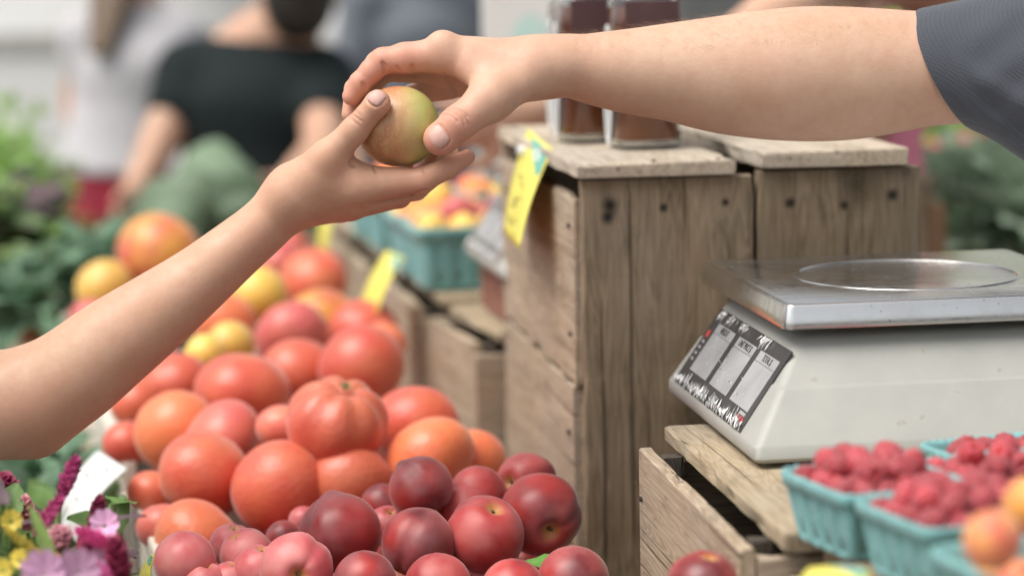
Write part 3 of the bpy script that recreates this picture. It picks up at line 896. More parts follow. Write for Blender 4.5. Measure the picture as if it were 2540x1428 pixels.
def text_obj(name, s, size, mat, parent, loc, stretch=1.0):
    cu = bpy.data.curves.new(name, 'FONT'); cu.body = s; cu.size = size; cu.align_x = 'CENTER'; cu.align_y = 'CENTER'; cu.extrude = .00012
    cu.space_character = .95
    tmp = bpy.data.objects.new(name, cu); COL.objects.link(tmp)
    dg = bpy.context.evaluated_depsgraph_get()
    me = bpy.data.meshes.new_from_object(tmp.evaluated_get(dg))
    bpy.data.objects.remove(tmp)
    me.name = name; me.materials.clear(); me.materials.append(mat)
    o = bpy.data.objects.new(name, me); link(o, parent); o.location = loc; o.scale = (stretch, 1, 1)
    return o

def make_scale():
    B0 = Vector((.457, 1.855, 1.0948))
    o = empty('weighing_scale', B0, 0, 'ivory weighing scale with steel tray and worn price display, on the low crate', 'scale')
    dx, dy, dz = -B0
    lv = [(1.0985, .462, .812, 1.800, 2.110, .005), (1.1, .4585, .814, 1.7965, 2.1135, .006), (1.1025, .457, .815, 1.795, 2.115, .007), (1.111, .457, .815, 1.797, 2.115, .007),
          (1.113, .4585, .8145, 1.7985, 2.1145, .007), (1.1505, .4838, .8095, 1.8258, 2.1045, .007), (1.1514, .4845, .8095, 1.8266, 2.1042, .007), (1.1523, .4862, .8080, 1.8320, 2.1030, .007), (1.1532, .4868, .8075, 1.8330, 2.1028, .007),
          (1.178, .5032, .796, 1.8535, 2.096, .007), (1.1855, .5095, .790, 1.861, 2.091, .007), (1.188, .516, .783, 1.870, 2.084, .006)]
    V, F = loft([ring_rect(a[1] + dx, a[2] + dx, a[3] + dy, a[4] + dy, a[0] + dz, a[5]) for a in lv])
    bd = mesh_obj('body', V, F, M['plastic'], o, smooth=True)
    bd.modifiers.new('edge', 'EDGE_SPLIT').split_angle = R_(38)
    bm = bmesh.new()
    for (x, y) in ((.49, 1.88), (.78, 1.88), (.49, 2.09), (.78, 2.09)): bm_cyl(bm, (x + dx, y + dy, .0002), (x + dx, y + dy, .0055), .012, .011, 12)
    bm_obj('rubber_feet', bm, M['black'], o)
    bm = bmesh.new()
    bm_box(bm, (.545 + dx, 1.905 + dy, 1.1882 + dz), (.76 + dx, 2.06 + dy, 1.1945 + dz), .001)
    bm_obj('tray_support', bm, M['black'], o)
    # tray: pressed steel pan turned down at the edges
    x0, x1, y0, y1 = .4945 + dx, .789 + dx, 1.847 + dy, 2.142 + dy
    lv = [(1.1955, .0014), (1.1952, 0), (1.1975, -.0002), (1.2020, .0006), (1.2128, .0024), (1.2144, .0034), (1.2151, .0062)]
    V, F = loft([ring_rect(x0 + e, x1 - e, y0 + e, y1 - e, z + dz, max(.001, .009 - e), 5) for z, e in lv], cap0=False)
    tr = mesh_obj('tray', V, F, M['steel'], o, smooth=True)
    tr.modifiers.new('edge', 'EDGE_SPLIT').split_angle = R_(50)
    # embossed ring
    n, m = 96, 8; V, F = [], []
    for i in range(n):
        a = 2 * math.pi * i / n
        for j in range(m):
            b = 2 * math.pi * j / m; rr = .0957 + .0017 * math.cos(b)
            V.append((.642 + dx + rr * math.cos(a), 1.9965 + dy + rr * math.sin(a), 1.2150 + dz + .0009 * math.sin(b)))
    for i in range(n):
        for j in range(m): F.append((i * m + j, ((i + 1) % n) * m + j, ((i + 1) % n) * m + (j + 1) % m, i * m + (j + 1) % m))
    mesh_obj('embossed_ring', V, F, M['steel'], tr, smooth=True)
    # display on the sloping left end
    p0, p1 = Vector((.4585, 0, 1.113)), Vector((.5032, 0, 1.178))
    v = (p1 - p0).normalized(); u = Vector((0, -1, 0)); nn = u.cross(v)
    cen = Vector((0, 1.970, 0)) + (p0 + p1) / 2 + nn * .0009 - v * .0005
    hw, hh = .121, .0385
    bm = bmesh.new(); bm_box(bm, (-hw, -hh, -.0008), (hw, hh, .0004), .0003)
    pn = bm_obj('display_panel', bm, M['panel'], o)
    m = Matrix((u, v, nn)).transposed().to_4x4(); m.translation = cen - B0; pn.matrix_local = m
    for k, (cx, txt) in enumerate(((-.066, 'WEIGHT'), (.008, 'UNIT PRICE $'), (.081, 'TOTAL $'))):
        bm = bmesh.new(); bm_box(bm, (cx - .0300, -.022, .0004), (cx + .0300, .0165, .0010), .0003)
        w = bm_obj('display_window', bm, M['window'], pn)
        bm = bmesh.new(); bm_box(bm, (cx - .0300, .0168, .0004), (cx + .0300, .0262, .0009), .0003)
        bm_obj('window_header', bm, M['window'], pn)
        text_obj('lettering', txt, .0088, M['ink'], pn, (cx, .0216, .00105), .8)
    text_obj('lettering', 'Change', .0062, M['print_grey'], pn, (.012, -.0275, .0006))
    for x in (-.012, -.018, -.025):
        box_obj('printed_mark', (x - .001, -.0295, .0004), (x + .001, -.0265, .0006), M['print_grey'], pn, 0)
    box_obj('red_sticker', (.088, -.0315, .0004), (.112, -.0275, .0008), M['red_print'], pn, .0001)
    box_obj('grey_sticker', (.092, -.0265, .0004), (.110, -.0235, .0007), M['print_grey'], pn, .0001)
    for i in range(4): box_obj('printed_mark', (-.1135, -.014 + i * .006, .0004), (-.1065, -.0115 + i * .006, .0006), M['print_grey'], pn, 0)
    box_obj('printed_mark', (-.114, .010, .0004), (-.106, .0165, .0006), M['red_print'], pn, 0)
    # peeling film: jagged crinkled slivers along lower and upper edge
    r = random.Random(3); V, F = [], []
    def sliver(x, y, L, w, a, z=.0011):
        b = len(V); c, s = math.cos(a), math.sin(a)
        V.extend([(x - w * s, y + w * c, z), (x + w * s, y - w * c, z + r.uniform(0, .0008)), (x + L * c, y + L * s, z + r.uniform(.0003, .0026)), (x + L * .45 * c, y + L * .45 * s, z + r.uniform(.0006, .002))])
        F.extend([(b, b + 1, b + 3), (b + 1, b + 2, b + 3), (b, b + 3, b + 2)])
    for i in range(190):
        x = r.uniform(-hw + .001, hw - .002)
        prof = .012 * (.35 + abs(math.sin(x * 55)) * .5 + .35 * math.exp(-((x + .06) / .035) ** 2) + .3 * math.exp(-((x - .085) / .03) ** 2))
        sliver(x, -hh + r.uniform(0, .004), prof * r.uniform(.4, 1.15), r.uniform(.0008, .0026), math.pi / 2 + r.gauss(0, .35))
    for i in range(60):
        x = r.choice([r.gauss(-.060, .012), r.gauss(-.024, .006), r.gauss(.050, .009), r.gauss(-.1, .006)])
        if abs(x) > hw - .002: continue
        sliver(x, hh - r.uniform(0, .003), r.uniform(.003, .012), r.uniform(.0005, .0013), -math.pi / 2 + r.gauss(0, .3))
    for i in range(26):
        sliver(r.uniform(-hw + .01, hw - .01), r.uniform(-.02, .01), r.uniform(.001, .005), .0005, r.uniform(0, 6.28), .0014)
    pf = mesh_obj('peeled_film', V, F, M['film'], pn, kind='stuff')
    return o
scale = make_scale()
s2 = copy_tree(scale)
s2.location = (.390, 2.742, 1.122); s2.rotation_euler = (0, 0, R_(2))
tag(s2, 'second white scale partly hidden behind the tall crate, beside the far turquoise baskets', 'scale')
s2.scale = (.82, .82, .92)

bx = empty('wooden_box', (.412, 2.748, 1.0585), R_(2), 'small reddish wooden box under the small scale, behind the tall crate', 'box')
M['red_wood'] = wood('reddish_wood', (.16, .07, .05), (.28, .12, .085), (.38, .19, .13), .4, .2)
for k_, (lo, hi) in enumerate((((0, 0, 0), (.24, .009, .062)), ((0, .209, 0), (.24, .218, .062)))): plank('plank', lo, hi, M['red_wood'], bx, 0, 470 + k_)
for k_, x_ in enumerate((0, .231)): plank('plank', (x_, .0105, 0), (x_ + .009, .2075, .062), M['red_wood'], bx, 1, 475 + k_)
plank('plank', (.0105, .0105, .001), (.2295, .2075, .008), M['red_wood'], bx, 0, 479)
# ------------------------------------------------------------------ jars
def glass():
    t = NT('jar_glass'); t.p(color=(.95, .97, .96), trans=1.0, rough=.03, ior=1.45); return t.m
M['glass'] = glass()
def jam():
    t = NT('amber_preserve'); s = t.sep()
    f = t.noise(t.vec(rand=9), 30, 3)
    col = t.ramp(s[2], [(.005, (.30, .082, .015)), (.05, (.16, .036, .012))])
    col = t.mix(t.ramp(f, [(.4, 0.0), (.7, .4)]), col, (.10, .022, .010))
    t.p(color=col, rough=.5, spec=.2); return t.m
M['jam'] = jam()
M['jar_label'] = plain('plum_label', (.085, .042, .042), .45, .2, 40)
M['white_label'] = plain('white_label', (.78, .79, .80), .35, .06, 40)
M['grey_label'] = plain('silver_label', (.42, .43, .43), .35, .2, 60)
M['gold'] = plain('brass_lid', (.6, .42, .16), .3, .1, 10, metal=1.0)
def sq_ring(s, z, p=3.4, n=40):
    out = []
    for k in range(n):
        a = 2 * math.pi * (k + .5) / n; c, q = math.cos(a), math.sin(a)
        r = s / ((abs(c) ** p + abs(q) ** p) ** (1 / p)); out.append((r * c, r * q, z))
    return out
def make_jar():
    o = empty('preserve_jar', (0, 0, 0))
    w = .035
    pr = [(0, w * .90), (.002, w * .95), (.006, w), (.120, w), (.140, w * .97), (.152, w * .80), (.158, w * .72), (.168, w * .72)]
    V, F = loft([sq_ring(s, z) for z, s in pr], True, False)
    g = mesh_obj('glass', V, F, M['glass'], o, smooth=True); md = g.modifiers.new('wall', 'SOLIDIFY'); md.thickness = .0022; md.offset = -1
    V, F = loft([sq_ring(s - .0025, z) for z, s in [(.0075, w * .93), (.011, w), (.120, w), (.138, w * .96)]])
    mesh_obj('preserve', V, F, M['jam'], o, smooth=True)
    V, F = loft([sq_ring(s, z, 2.2) for z, s in [(.160, w * .80), (.176, w * .80), (.178, w * .77)]])
    mesh_obj('lid', V, F, M['gold'], o, smooth=True)
    box_obj('front_label', (-.027, -w - .0008, .047), (.028, -w - .0003, .145), M['jar_label'], o, .0002)
    # tall oval label on the left side
    n = 48; V, F = [], []
    for k in range(n):
        a = 2 * math.pi * k / n
        for q in (1.0, .72): V.append((-w - .0011, .0165 * q * math.cos(a), .062 + (.060 - (0 if q == 1 else .0045)) * (1 if q == 1 else 1.0) * math.sin(a)))
    for k in range(n): F.append((2 * k, 2 * ((k + 1) % n), 2 * ((k + 1) % n) + 1, 2 * k + 1))
    ov = mesh_obj('oval_label', V, F, M['white_label'], o); md = ov.modifiers.new('t', 'SOLIDIFY'); md.thickness = .0008
    V = [(-w - .0007, .012 * math.cos(2 * math.pi * k / n), .062 + .056 * math.sin(2 * math.pi * k / n)) for k in range(n)]
    cf = mesh_obj('oval_field', V, [tuple(range(n))[::-1]], M['grey_label'], ov); md = cf.modifiers.new('t', 'SOLIDIFY'); md.thickness = .0006
    return o
j = make_jar()
for k, (x, y, rz, lab) in enumerate((( .4905, 2.372, 3, 'front amber preserve jar with an oval white label, on the tall crate lid'),
                                     (.4545, 2.470, 2, 'middle amber preserve jar standing behind the front jar on the lid'),
                                     (.470, 2.60, 4, 'rear preserve jar, almost hidden by the two jars before it'))):
    q = j if k == 0 else copy_tree(j)
    q.location = (x, y, 1.3012); q.rotation_euler = (0, 0, R_(rz)); tag(q, lab, 'jar', 'preserve jars on the tall crate')

# ------------------------------------------------------------------ baskets
def pulp(name, col):
    t = NT(name)
    f = t.noise(t.vec(), 90, 5, .7); g = t.noise(t.vec(), 16, 3)
    c = t.mix(t.ramp(g, [(.35, 0.0), (.7, 1.0)]), tuple(x * .86 for x in col), tuple(min(1, x * 1.15) for x in col))
    c = t.mix(t.ramp(f, [(.55, 0.0), (.72, .45)]), c, tuple(min(1, x * 1.3 + .1) for x in col))
    t.p(color=c, rough=.85, spec=.2, sheen=.2); t.bump(t.math('ADD', f, g), .5, .0015); return t.m
M['pulp'] = pulp('turquoise_pulp', (.19, .415, .415))
def basket_mesh(S, H, name='basket'):
    rings = []; n = 208
    def ring(s, z, fl):
        out = []
        for k in range(n):
            a = 2 * math.pi * (k + .5) / n; c, q = math.cos(a), math.sin(a); p = 9
            r = s / ((abs(c) ** p + abs(q) ** p) ** (1 / p)); x, y = r * c, r * q
            if fl:
                tpos = y if abs(c) > abs(q) else x
                f = fl * (math.cos(tpos / s * math.pi * 4.5) * .5 - .5); m = 1 + f / s; x *= m if abs(c) > abs(q) else 1; y *= m if abs(q) >= abs(c) else 1
            out.append((x, y, z + (.0008 * math.sin(k * 1.7) + .0005 * math.sin(k * 4.1) if z > H * .9 else 0)))
        return out
    h = S / 2
    prof = [(0, h * .78, 0), (.002, h * .80, .001), (H * .15, h * .825, .006), (H * .5, h * .89, .0055), (H * .74, h * .935, .003), (H * .80, h * .945, 0), (H * .81, h * .985, 0), (H * .97, h * 1.0, 0), (H, h * .99, 0),
            (H, h * .945, 0), (H * .9, h * .925, 0), (H * .4, h * .84, .0015), (.004, h * .76, 0)]
    V, F = loft([ring(s, z, f) for z, s, f in prof])
    me = bpy.data.meshes.new(name); me.from_pydata(V, [], F); me.update(); me.polygons.foreach_set('use_smooth', [True] * len(F)); me.materials.append(M['pulp'])
    return me
BK = basket_mesh(.098, .047); BKQ = basket_mesh(.135, .082)
def basket(me, x, y, z, yaw, lab, grp):
    o = bpy.data.objects.new('berry_basket', me); link(o); o.location = (x, y, z); o.rotation_euler = (0, 0, yaw)
    return tag(o, lab, 'basket', grp)
def berry_mesh(seed):
    r = random.Random(seed); pts = []
    N = 54
    for i in range(N):
        z = 1 - 2 * (i + .5) / N; a = i * 2.39996 + r.uniform(-.12, .12)
        pts.append((math.sqrt(1 - z * z) * math.cos(a), math.sqrt(1 - z * z) * math.sin(a), z))
    pts = np.array(pts)
    def fn(D):
        d = np.sqrt(np.maximum(0, 2 - 2 * (D @ pts.T))).min(1)
        w = .80 + .21 * np.sqrt(np.maximum(0, 1 - (d / .31) ** 2))
        th = np.arccos(np.clip(D[:, 2], -1, 1))
        w = w * (1 - .45 * np.exp(-((math.pi - th) / .38) ** 2))
        return D * w[:, None] * np.array([1 - .12 * 0, 1, 1.12]) * (1 - .13 * np.clip(D[:, 2:3], 0, 1))
    return sphere_grid(60, 40, fn)
def berry_mat():
    t = NT('raspberry'); h = t.n('HueSaturation')
    f = t.noise(t.vec(rand=15), 1.4, 3); s = t.sep()
    c = t.ramp(f, [(.35, (.27, .013, .025)), (.65, (.41, .030, .042))])
    c = t.mix(t.ramp(s[2], [(-.0, 0.0), (.9, 0.0)]), c, c)
    c = t.mix(t.ramp(t.noise(t.vec(rand=15), 6, 3), [(.5, 0.0), (.75, .35)]), c, (.52, .16, .18))
    t.set(h.inputs['Color'], c); t.set(h.inputs['Value'], t.math('ADD', .8, t.math('MULTIPLY', t.rand(), .5)))
    t.p(color=h.outputs[0], rough=.5, sss=.2, coat=.08, coatrough=.4, sheen=.3); t.b.inputs['Subsurface Scale'].default_value = .15
    return t.m
M['berry'] = berry_mat()
BM = [smooth_mesh('raspberry', *berry_mesh(i), M['berry']) for i in range(3)]
def fill(x, y, z, yaw, S, H, n, lab, grp, seed, heap=.016, layers=2):
    r = random.Random(seed); c, s = math.cos(yaw), math.sin(yaw); pts = []
    rad = .0094
    for layer in range(layers):
        hs = S / 2 * .93 - rad * (1.1 if layer == 0 else 1.25) - layer * .006
        for t in range(2500):
            a, b = r.uniform(-hs, hs), r.uniform(-hs, hs)
            bump = heap * (1 - (max(abs(a), abs(b)) / (S / 2)) ** 2) * .9
            h = H - .007 + layer * .0095 + bump * (.5 if layer else .3)
            if layer == 2 and max(abs(a), abs(b)) > S * .32: continue
            if all((a - p[0]) ** 2 + (b - p[1]) ** 2 + (h - p[2]) ** 2 > (.0146) ** 2 for p in pts): pts.append((a, b, h))
    for (a, b, h) in pts:
        o = bpy.data.objects.new('raspberry', r.choice(BM)); link(o)
        o.location = (x + a * c - b * s, y + a * s + b * c, z + h)
        k = rad * r.uniform(.92, 1.12); o.scale = (k, k, k * r.uniform(1.1, 1.35)); o.rotation_euler = (r.uniform(0, 6.3), r.uniform(0, 6.3), r.uniform(0, 6.3))
        tag(o, lab, 'raspberry', grp)
y13 = R_(13)
ZB = 1.0948
for (x, y, yaw, lab, g, sd) in ((.477, 1.5535, y13, 'turquoise pulp basket of raspberries nearest the scale front corner', 'a', 5),
                                (.500, 1.4535, y13, 'turquoise basket of raspberries in front, fluted corner facing the viewer', 'b', 6),
                                (.575, 1.560, y13, 'turquoise raspberry basket beside the one nearest the scale corner', 'c', 7),
                                (.5985, 1.476, y13, 'turquoise raspberry basket behind the apricots', 'd', 8),
                                (.612, 1.662, y13, 'turquoise raspberry basket farthest back, right against the scale', 'e', 9)):
    bo = basket(BK, x, y, ZB, yaw, lab, 'turquoise berry baskets by the scale')
    if g == 'e': bo.scale = (1, 1, .78)
    where = {'a': 'raspberry heaped in the basket nearest the scale front corner', 'b': 'raspberry heaped in the front basket with the fluted corner',
             'c': 'raspberry in the basket beside the one nearest the scale corner', 'd': 'raspberry in the basket behind the apricots', 'e': 'raspberry in the basket right against the scale'}[g]
    fill(x, y, ZB, yaw, .098, .047 if g != 'e' else .036, 40, where, where.replace('raspberry', 'raspberries', 1), sd, .016 if g in 'ab' else .008, 1 if g == 'e' else 2)
basket(BK, .505, 1.318, ZB, R_(10), 'turquoise basket of apricots at the bottom right corner', 'turquoise berry baskets by the scale')
def apricot_mat(name, a, b, k):
    t = NT(name); f = t.noise(t.vec(rand=33), 1.0, 3)
    t.p(color=t.ramp(f, [(.35, a), (.65, b)]), rough=.5, sss=.1, sheen=.3); t.b.inputs['Subsurface Scale'].default_value = .1; return t.m
AM = [smooth_mesh('apricot', *nect_shape(7 + i, 0, .25), apricot_mat('apricot_skin', *c, 0)) for i, c in enumerate((((.78, .38, .06), (.70, .24, .07)), ((.72, .30, .10), (.60, .10, .075))))]
for (px, py, Z, r, k, lab) in ((2462, 1338, 1.36, .0172, 1, 'pink cheeked apricot on the basket at the bottom right'), (2556, 1250, 1.40, .0165, 0, 'golden orange apricot cut by the right edge of the picture')):
    fruit('apricot', AM[k], P(px, py, Z), r, (.6, .4 + k, 2), lab, 'apricot', 'apricots in the basket')
for i in range(9):
    fruit('apricot', AM[i % 2], (.505 + (i % 3 - 1) * .027, 1.318 + (i // 3 - 1) * .027, ZB + .020 + (i % 2) * .003), .0165, (i, i * 2, 0), 'apricot low in the bottom right basket', 'apricot', 'apricots low in the basket')

# far baskets of plums and yellow apples
GF = 'turquoise baskets on the far crates'
PL = {'yellow': smooth_mesh('plum', *nect_shape(21, 0, .25), apricot_mat('yellow_plum', (.80, .58, .14), (.78, .42, .06), 0)),
      'red': smooth_mesh('plum', *nect_shape(22, 0, .25), apricot_mat('red_plum', (.42, .05, .08), (.55, .14, .12), 0)),
      'orange': smooth_mesh('plum', *nect_shape(23, 0, .25), apricot_mat('orange_plum', (.78, .28, .06), (.72, .18, .05), 0))}
WH = ['far basket nearest the small scale', 'second far basket of the outer row', 'third far basket of the outer row', 'last far basket of the outer row', 'inner basket behind the small scale', 'inner basket second from the small scale', 'inner basket at the far end']
q = 0
for (x, y, z, yaw, lab) in ((.398, 3.125, 1.0645, 5, 'nearest far turquoise basket, yellow and red plums on top'), (.388, 3.272, 1.0645, 4, 'second far turquoise basket in the row with plums'),
                       (.378, 3.55, 1.0645, 6, 'third far turquoise basket, mostly behind the hands'), (.366, 3.70, 1.0645, 4, 'farthest turquoise basket at the end of the row'),
                       (.535, 3.135, 1.0645, 4, 'turquoise plum basket in the second column, behind the small scale'), (.525, 3.29, 1.0645, 4, 'turquoise plum basket in the second column, farther back'),
                       (.515, 3.55, 1.0645, 4, 'turquoise plum basket at the far end of the second column')):
    basket(BKQ, x, y, z, R_(yaw), lab, GF)
    r = random.Random(q + 40); q += 1
    for i in range(3):
        for jx in range(3):
            kind = r.choice(['yellow', 'yellow', 'red', 'orange'] if y < 3.5 else ['orange', 'yellow', 'orange', 'red'])
            if q == 1: kind = {(0, 0): 'yellow', (1, 0): 'yellow', (0, 1): 'red', (1, 1): 'red', (2, 0): 'yellow', (0, 2): 'yellow'}.get((jx, i), kind)
            fruit('plum', PL[kind], (x + (jx - 1) * .041, y + (i - 1) * .041, z + .076 + (.020 if i == 1 and jx == 1 else 0) + r.uniform(-.003, .003)), .0235, (r.uniform(0, 6), r.uniform(0, 6), 0),
                  '%s plum heaped in the %s' % (kind, WH[q - 1]), 'plum', '%s plums in the %s' % (kind, WH[q - 1]))

# ------------------------------------------------------------------ price cards
M['yellow_card'] = plain('yellow_card', (.70, .63, .12), .55, .06, 30)
M['white_card'] = plain('white_card', (.68, .70, .68), .5, .04, 30)
M['teal_print'] = plain('teal_print', (.14, .42, .33), .5, .15, 50)
M['clip'] = plain('clear_clip', (.75, .77, .78), .15, .1, 30)
def card(name, corners, mat, label, scrib=(), logo=True, clip=True, mid=None, seed=0, bend=.004, grp=None):
    """flat card given by its four world corners: top-left, top-right, bottom-right, bottom-left"""
    tl, tr, br, bl = [Vector(c) for c in corners]
    u = (tr - tl); v = (bl - tl); nrm = u.cross(v).normalized()
    if nrm.dot(CAM - tl) < 0: nrm = -nrm
    base = (bl + br) / 2
    o = empty(name, base, 0, label, 'price card', grp)
    nx, ny = 6, 14; V, F = [], []
    def pt(s, t, off=0.0):
        return tl.lerp(tr, s).lerp(bl.lerp(br, s), t) + nrm * (bend * math.sin(math.pi * t) + .0015 * math.sin(5 * s + seed) + off) - base
    for i in range(ny + 1):
        for k in range(nx + 1): V.append(pt(k / nx, i / ny))
    for i in range(ny):
        for k in range(nx): a = i * (nx + 1) + k; F.append((a, a + 1, a + nx + 2, a + nx + 1))
    c = mesh_obj('card', V, F, mat, o, smooth=True); md = c.modifiers.new('t', 'SOLIDIFY'); md.thickness = .0009; md.offset = 0
    if logo:
        V, F = [], []; st = [(.28, .02), (.5, .10), (.62, .2), (.75, .3), (.97, .33)]
        pts = [pt(s, t, .0013) for s, t in [(.30, .035), (.62, .03), (.95, .03), (.96, .14), (.97, .25), (.88, .31), (.74, .25), (.58, .17), (.46, .10)]]
        mesh_obj('printed_corner', pts, [tuple(range(len(pts)))], M['teal_print'], o)
        r = [pt(.68 + .12 * math.cos(a), .14 + .05 * math.sin(a), .0019) for a in [2 * math.pi * k / 14 for k in range(14)]] + [pt(.68 + .06 * math.cos(a), .14 + .025 * math.sin(a), .0019) for a in [2 * math.pi * k / 14 for k in range(14)]]
        mesh_obj('printed_circle', r, [(k, (k + 1) % 14, 14 + (k + 1) % 14, 14 + k) for k in range(14)], M['white_card'], o)
    for si, line in enumerate(scrib):
        V, F = [], []
        for (a, b) in zip(line, line[1:]):
            pa, pb = pt(*a, .0014), pt(*b, .0014); d = (pb - pa); 
            if d.length < 1e-5: continue
            w = d.normalized().cross(nrm) * .0007; k = len(V)
            V += [pa - w, pa + w, pb + w, pb - w]; F.append((k, k + 1, k + 2, k + 3))
        mesh_obj('handwriting', V, F, M['ink'], o)
    if clip:
        bm = bmesh.new(); pc = pt(.22, .20, .004); bm_cyl(bm, pc - nrm * .012, pc + nrm * .004, .006, .005, 12); bm_cyl(bm, pc + u.normalized() * -.012, pc + u.normalized() * .014, .0035, .0035, 8)
        bm_obj('clip', bm, M['clip'], o)
    return o
sc1 = [[(.35, .42), (.50, .40), (.55, .46), (.62, .50)], [(.48, .44), (.46, .50)], [(.40, .58), (.44, .66), (.60, .57)], [(.42, .62), (.58, .66)], [(.62, .58), (.66, .59)], [(.34, .70), (.52, .69)],
       [(.28, .80), (.34, .86), (.42, .80), (.50, .87), (.58, .80)], [(.62, .76), (.66, .84)], [(.70, .90), (.62, .96)]]
card('price_card', [P(1311, 317, 2.60), P(1368, 370, 2.405), P(1284, 617, 2.38), P(1249, 572, 2.575)], M['yellow_card'], 'yellow price card with teal corner clipped to the side of the tall crate', sc1)
card('price_card', [P(962, 622, 3.10), P(1005, 640, 3.0), P(932, 792, 3.0), P(893, 764, 3.10)], M['yellow_card'], 'yellow price card with pale top leaning on the far low crate', [], True, False, seed=2)
card('price_card', [P(797, 545, 3.7), P(826, 550, 3.64), P(820, 650, 3.64), P(794, 640, 3.7)], M['yellow_card'], 'narrow yellow price card far back at the end of the tomatoes', [], False, False, seed=3)
card('price_card', [P(371, 1372, 2.06), P(386, 1376, 2.03), P(388, 1470, 2.03), P(343, 1466, 2.07)], M['yellow_card'], 'yellow pointed price card at the bottom edge by the leftmost nectarine', [], True, False, seed=4)
card('price_card', [P(2006, 1402, 1.50), P(2160, 1412, 1.47), P(2150, 1520, 1.44), P(1965, 1500, 1.47)], M['yellow_card'], 'pale yellow price card at the bottom edge below the berry baskets', [], True, False, seed=5)
card('price_card', [P(242, 1116, 2.45), P(313, 1160, 2.34), P(188, 1342, 2.30), P(136, 1300, 2.41)], M['white_card'], 'white price card hanging off the left tray rail above the flowers',
     [[(.62, .12), (.74, .16)], [(.3, .3), (.5, .33)], [(.5, .6), (.6, .62)]], False, False, seed=6, bend=.008)

# the apple held between the two hands
def apple_mat():
    t = NT('apple_skin'); s = t.sep()
    f = t.noise(t.vec((1, 1, .6)), 38, 5, .6); st = t.noise(t.vec((1, 1, .12)), 160, 3, .6)
    g = t.math('ADD', t.math('MULTIPLY', s[0], 22.0), t.math('MULTIPLY', t.math('SUBTRACT', f, .5), .55))
    g = t.math('ADD', g, t.math('MULTIPLY', s[2], 4.0))
    g = t.math('ADD', g, .45)
    col = t.ramp(g, [(.10, (.40, .17, .085)), (.40, (.50, .26, .125)), (.62, (.52, .38, .16)), (.82, (.46, .44, .15)), (.98, (.40, .45, .13))])
    col = t.mix(t.ramp(st, [(.46, 0.0), (.68, .5)]), col, (.60, .40, .17))
    col = t.mix(t.ramp(t.noise(t.vec(), 60, 4, .65), [(.5, 0.0), (.75, .4)]), col, (.40, .22, .08))
    up = t.ramp(t.math('MULTIPLY', s[2], 30.0), [(.62, 0.0), (.95, .75)])
    rs = t.ramp(t.math('ADD', t.math('MULTIPLY', s[0], 20.0), t.math('MULTIPLY', f, .5)), [(.0, 1.0), (.35, 0.0)])
    col = t.mix(t.math('MULTIPLY', up, rs), col, (.56, .14, .06))
    vo = t.n('TexVoronoi'); t.set(vo.inputs['Vector'], t.vec()); vo.inputs['Scale'].default_value = 300
    col = t.mix(t.ramp(vo.outputs['Distance'], [(.10, .7), (.22, 0.0)]), col, (.66, .54, .28))
    t.p(color=col, rough=.36, coat=.15, coatrough=.35, sss=.08); t.b.inputs['Subsurface Scale'].default_value = .004
    t.bump(f, .05, .002); return t.m
Z0 = 2.0
def apple_shape(D):
    th = np.arccos(np.clip(D[:, 2], -1, 1)); ph = np.arctan2(D[:, 1], D[:, 0])
    w = 1 - .20 * np.exp(-(th / .2) ** 2) - .12 * np.exp(-((math.pi - th) / .24) ** 2) + .015 * np.cos(2 * ph + 1) * np.sin(th) - .05 * np.clip(-D[:, 2], 0, 1) ** 2
    return D * w[:, None] * np.array([1.0, 1.0, 1.0]) * .0343
V, F = sphere_grid(64, 44, apple_shape)
ap = bpy.data.objects.new('apple', smooth_mesh('apple', V, F, apple_mat())); link(ap)
ap.location = P(988, 316, Z0); ap.rotation_euler = (R_(-26), R_(10), R_(-8))
tag(ap, 'green and red blushed apple held between the two hands', 'apple')
bm = bmesh.new(); bm_cyl(bm, (0, 0, .024), (.002, .001, .033), .0013, .0016, 8); bm_obj('stem', bm, M['calyx'], ap)
# ------------------------------------------------------------------ people
SK1 = skin('skin_vendor', (.61, .41, .295), (.535, .33, .225), (.60, .265, .19))
SK2 = skin('skin_customer', (.585, .375, .26), (.51, .30, .195), (.57, .24, .165))
SKB = skin('skin_far', (.52, .33, .235), (.45, .27, .18), (.52, .25, .18))
K = Z0 / FPX
# local frame of the two hands: x right, y away, z up, around the middle of the picture at Z0
LM = Matrix((RT, FW, UP)).transposed()
LC = P(1270, 714, Z0)
def H(px, py, d=0.0):
    s = (Z0 + d / 1000) / FPX
    return np.array([(px - 1270) * s, d / 1000, -(py - 714) * s])
def to_local(w): return np.array(LM.transposed() @ (Vector(w) - LC))
def to_world(V): return V @ np.array(LM).T + np.array(LC)

def march(vol, x, z, y0=-.12, y1=.1):
    ys = np.arange(y0, y1, .0004); p = np.stack([np.full_like(ys, x), ys, np.full_like(ys, z)], 1)
    f = vol.sample(p); i = np.argmax(f < 0)
    return ys[i] if (f < 0).any() else None
def groove(vol, pts, r=.0008, k=.0022, inset=.0):
    """skin crease along a line of photo pixels, pressed into the surface facing the viewer"""
    out = []
    for (a, b) in zip(pts, pts[1:]):
        n = max(2, int(math.hypot(b[0] - a[0], b[1] - a[1]) / 3))
        for i in range(n + 1):
            t = i / n; h = H(a[0] + (b[0] - a[0]) * t, a[1] + (b[1] - a[1]) * t)
            y = march(vol, h[0], h[2])
            if y is not None: out.append(np.array([h[0], y + inset, h[2]]))
    vol.creases += out
    for p, q in zip(out, out[1:]):
        if np.linalg.norm(p - q) < .006: vol.cap(p, q, r, r, k, sub=True)
def bulge(vol, px, py, r, h=.001, k=.006):
    q = H(px, py); y = march(vol, q[0], q[2])
    if y is not None: vol.ell((q[0], y + r - h, q[2]), (r, r, r), k)
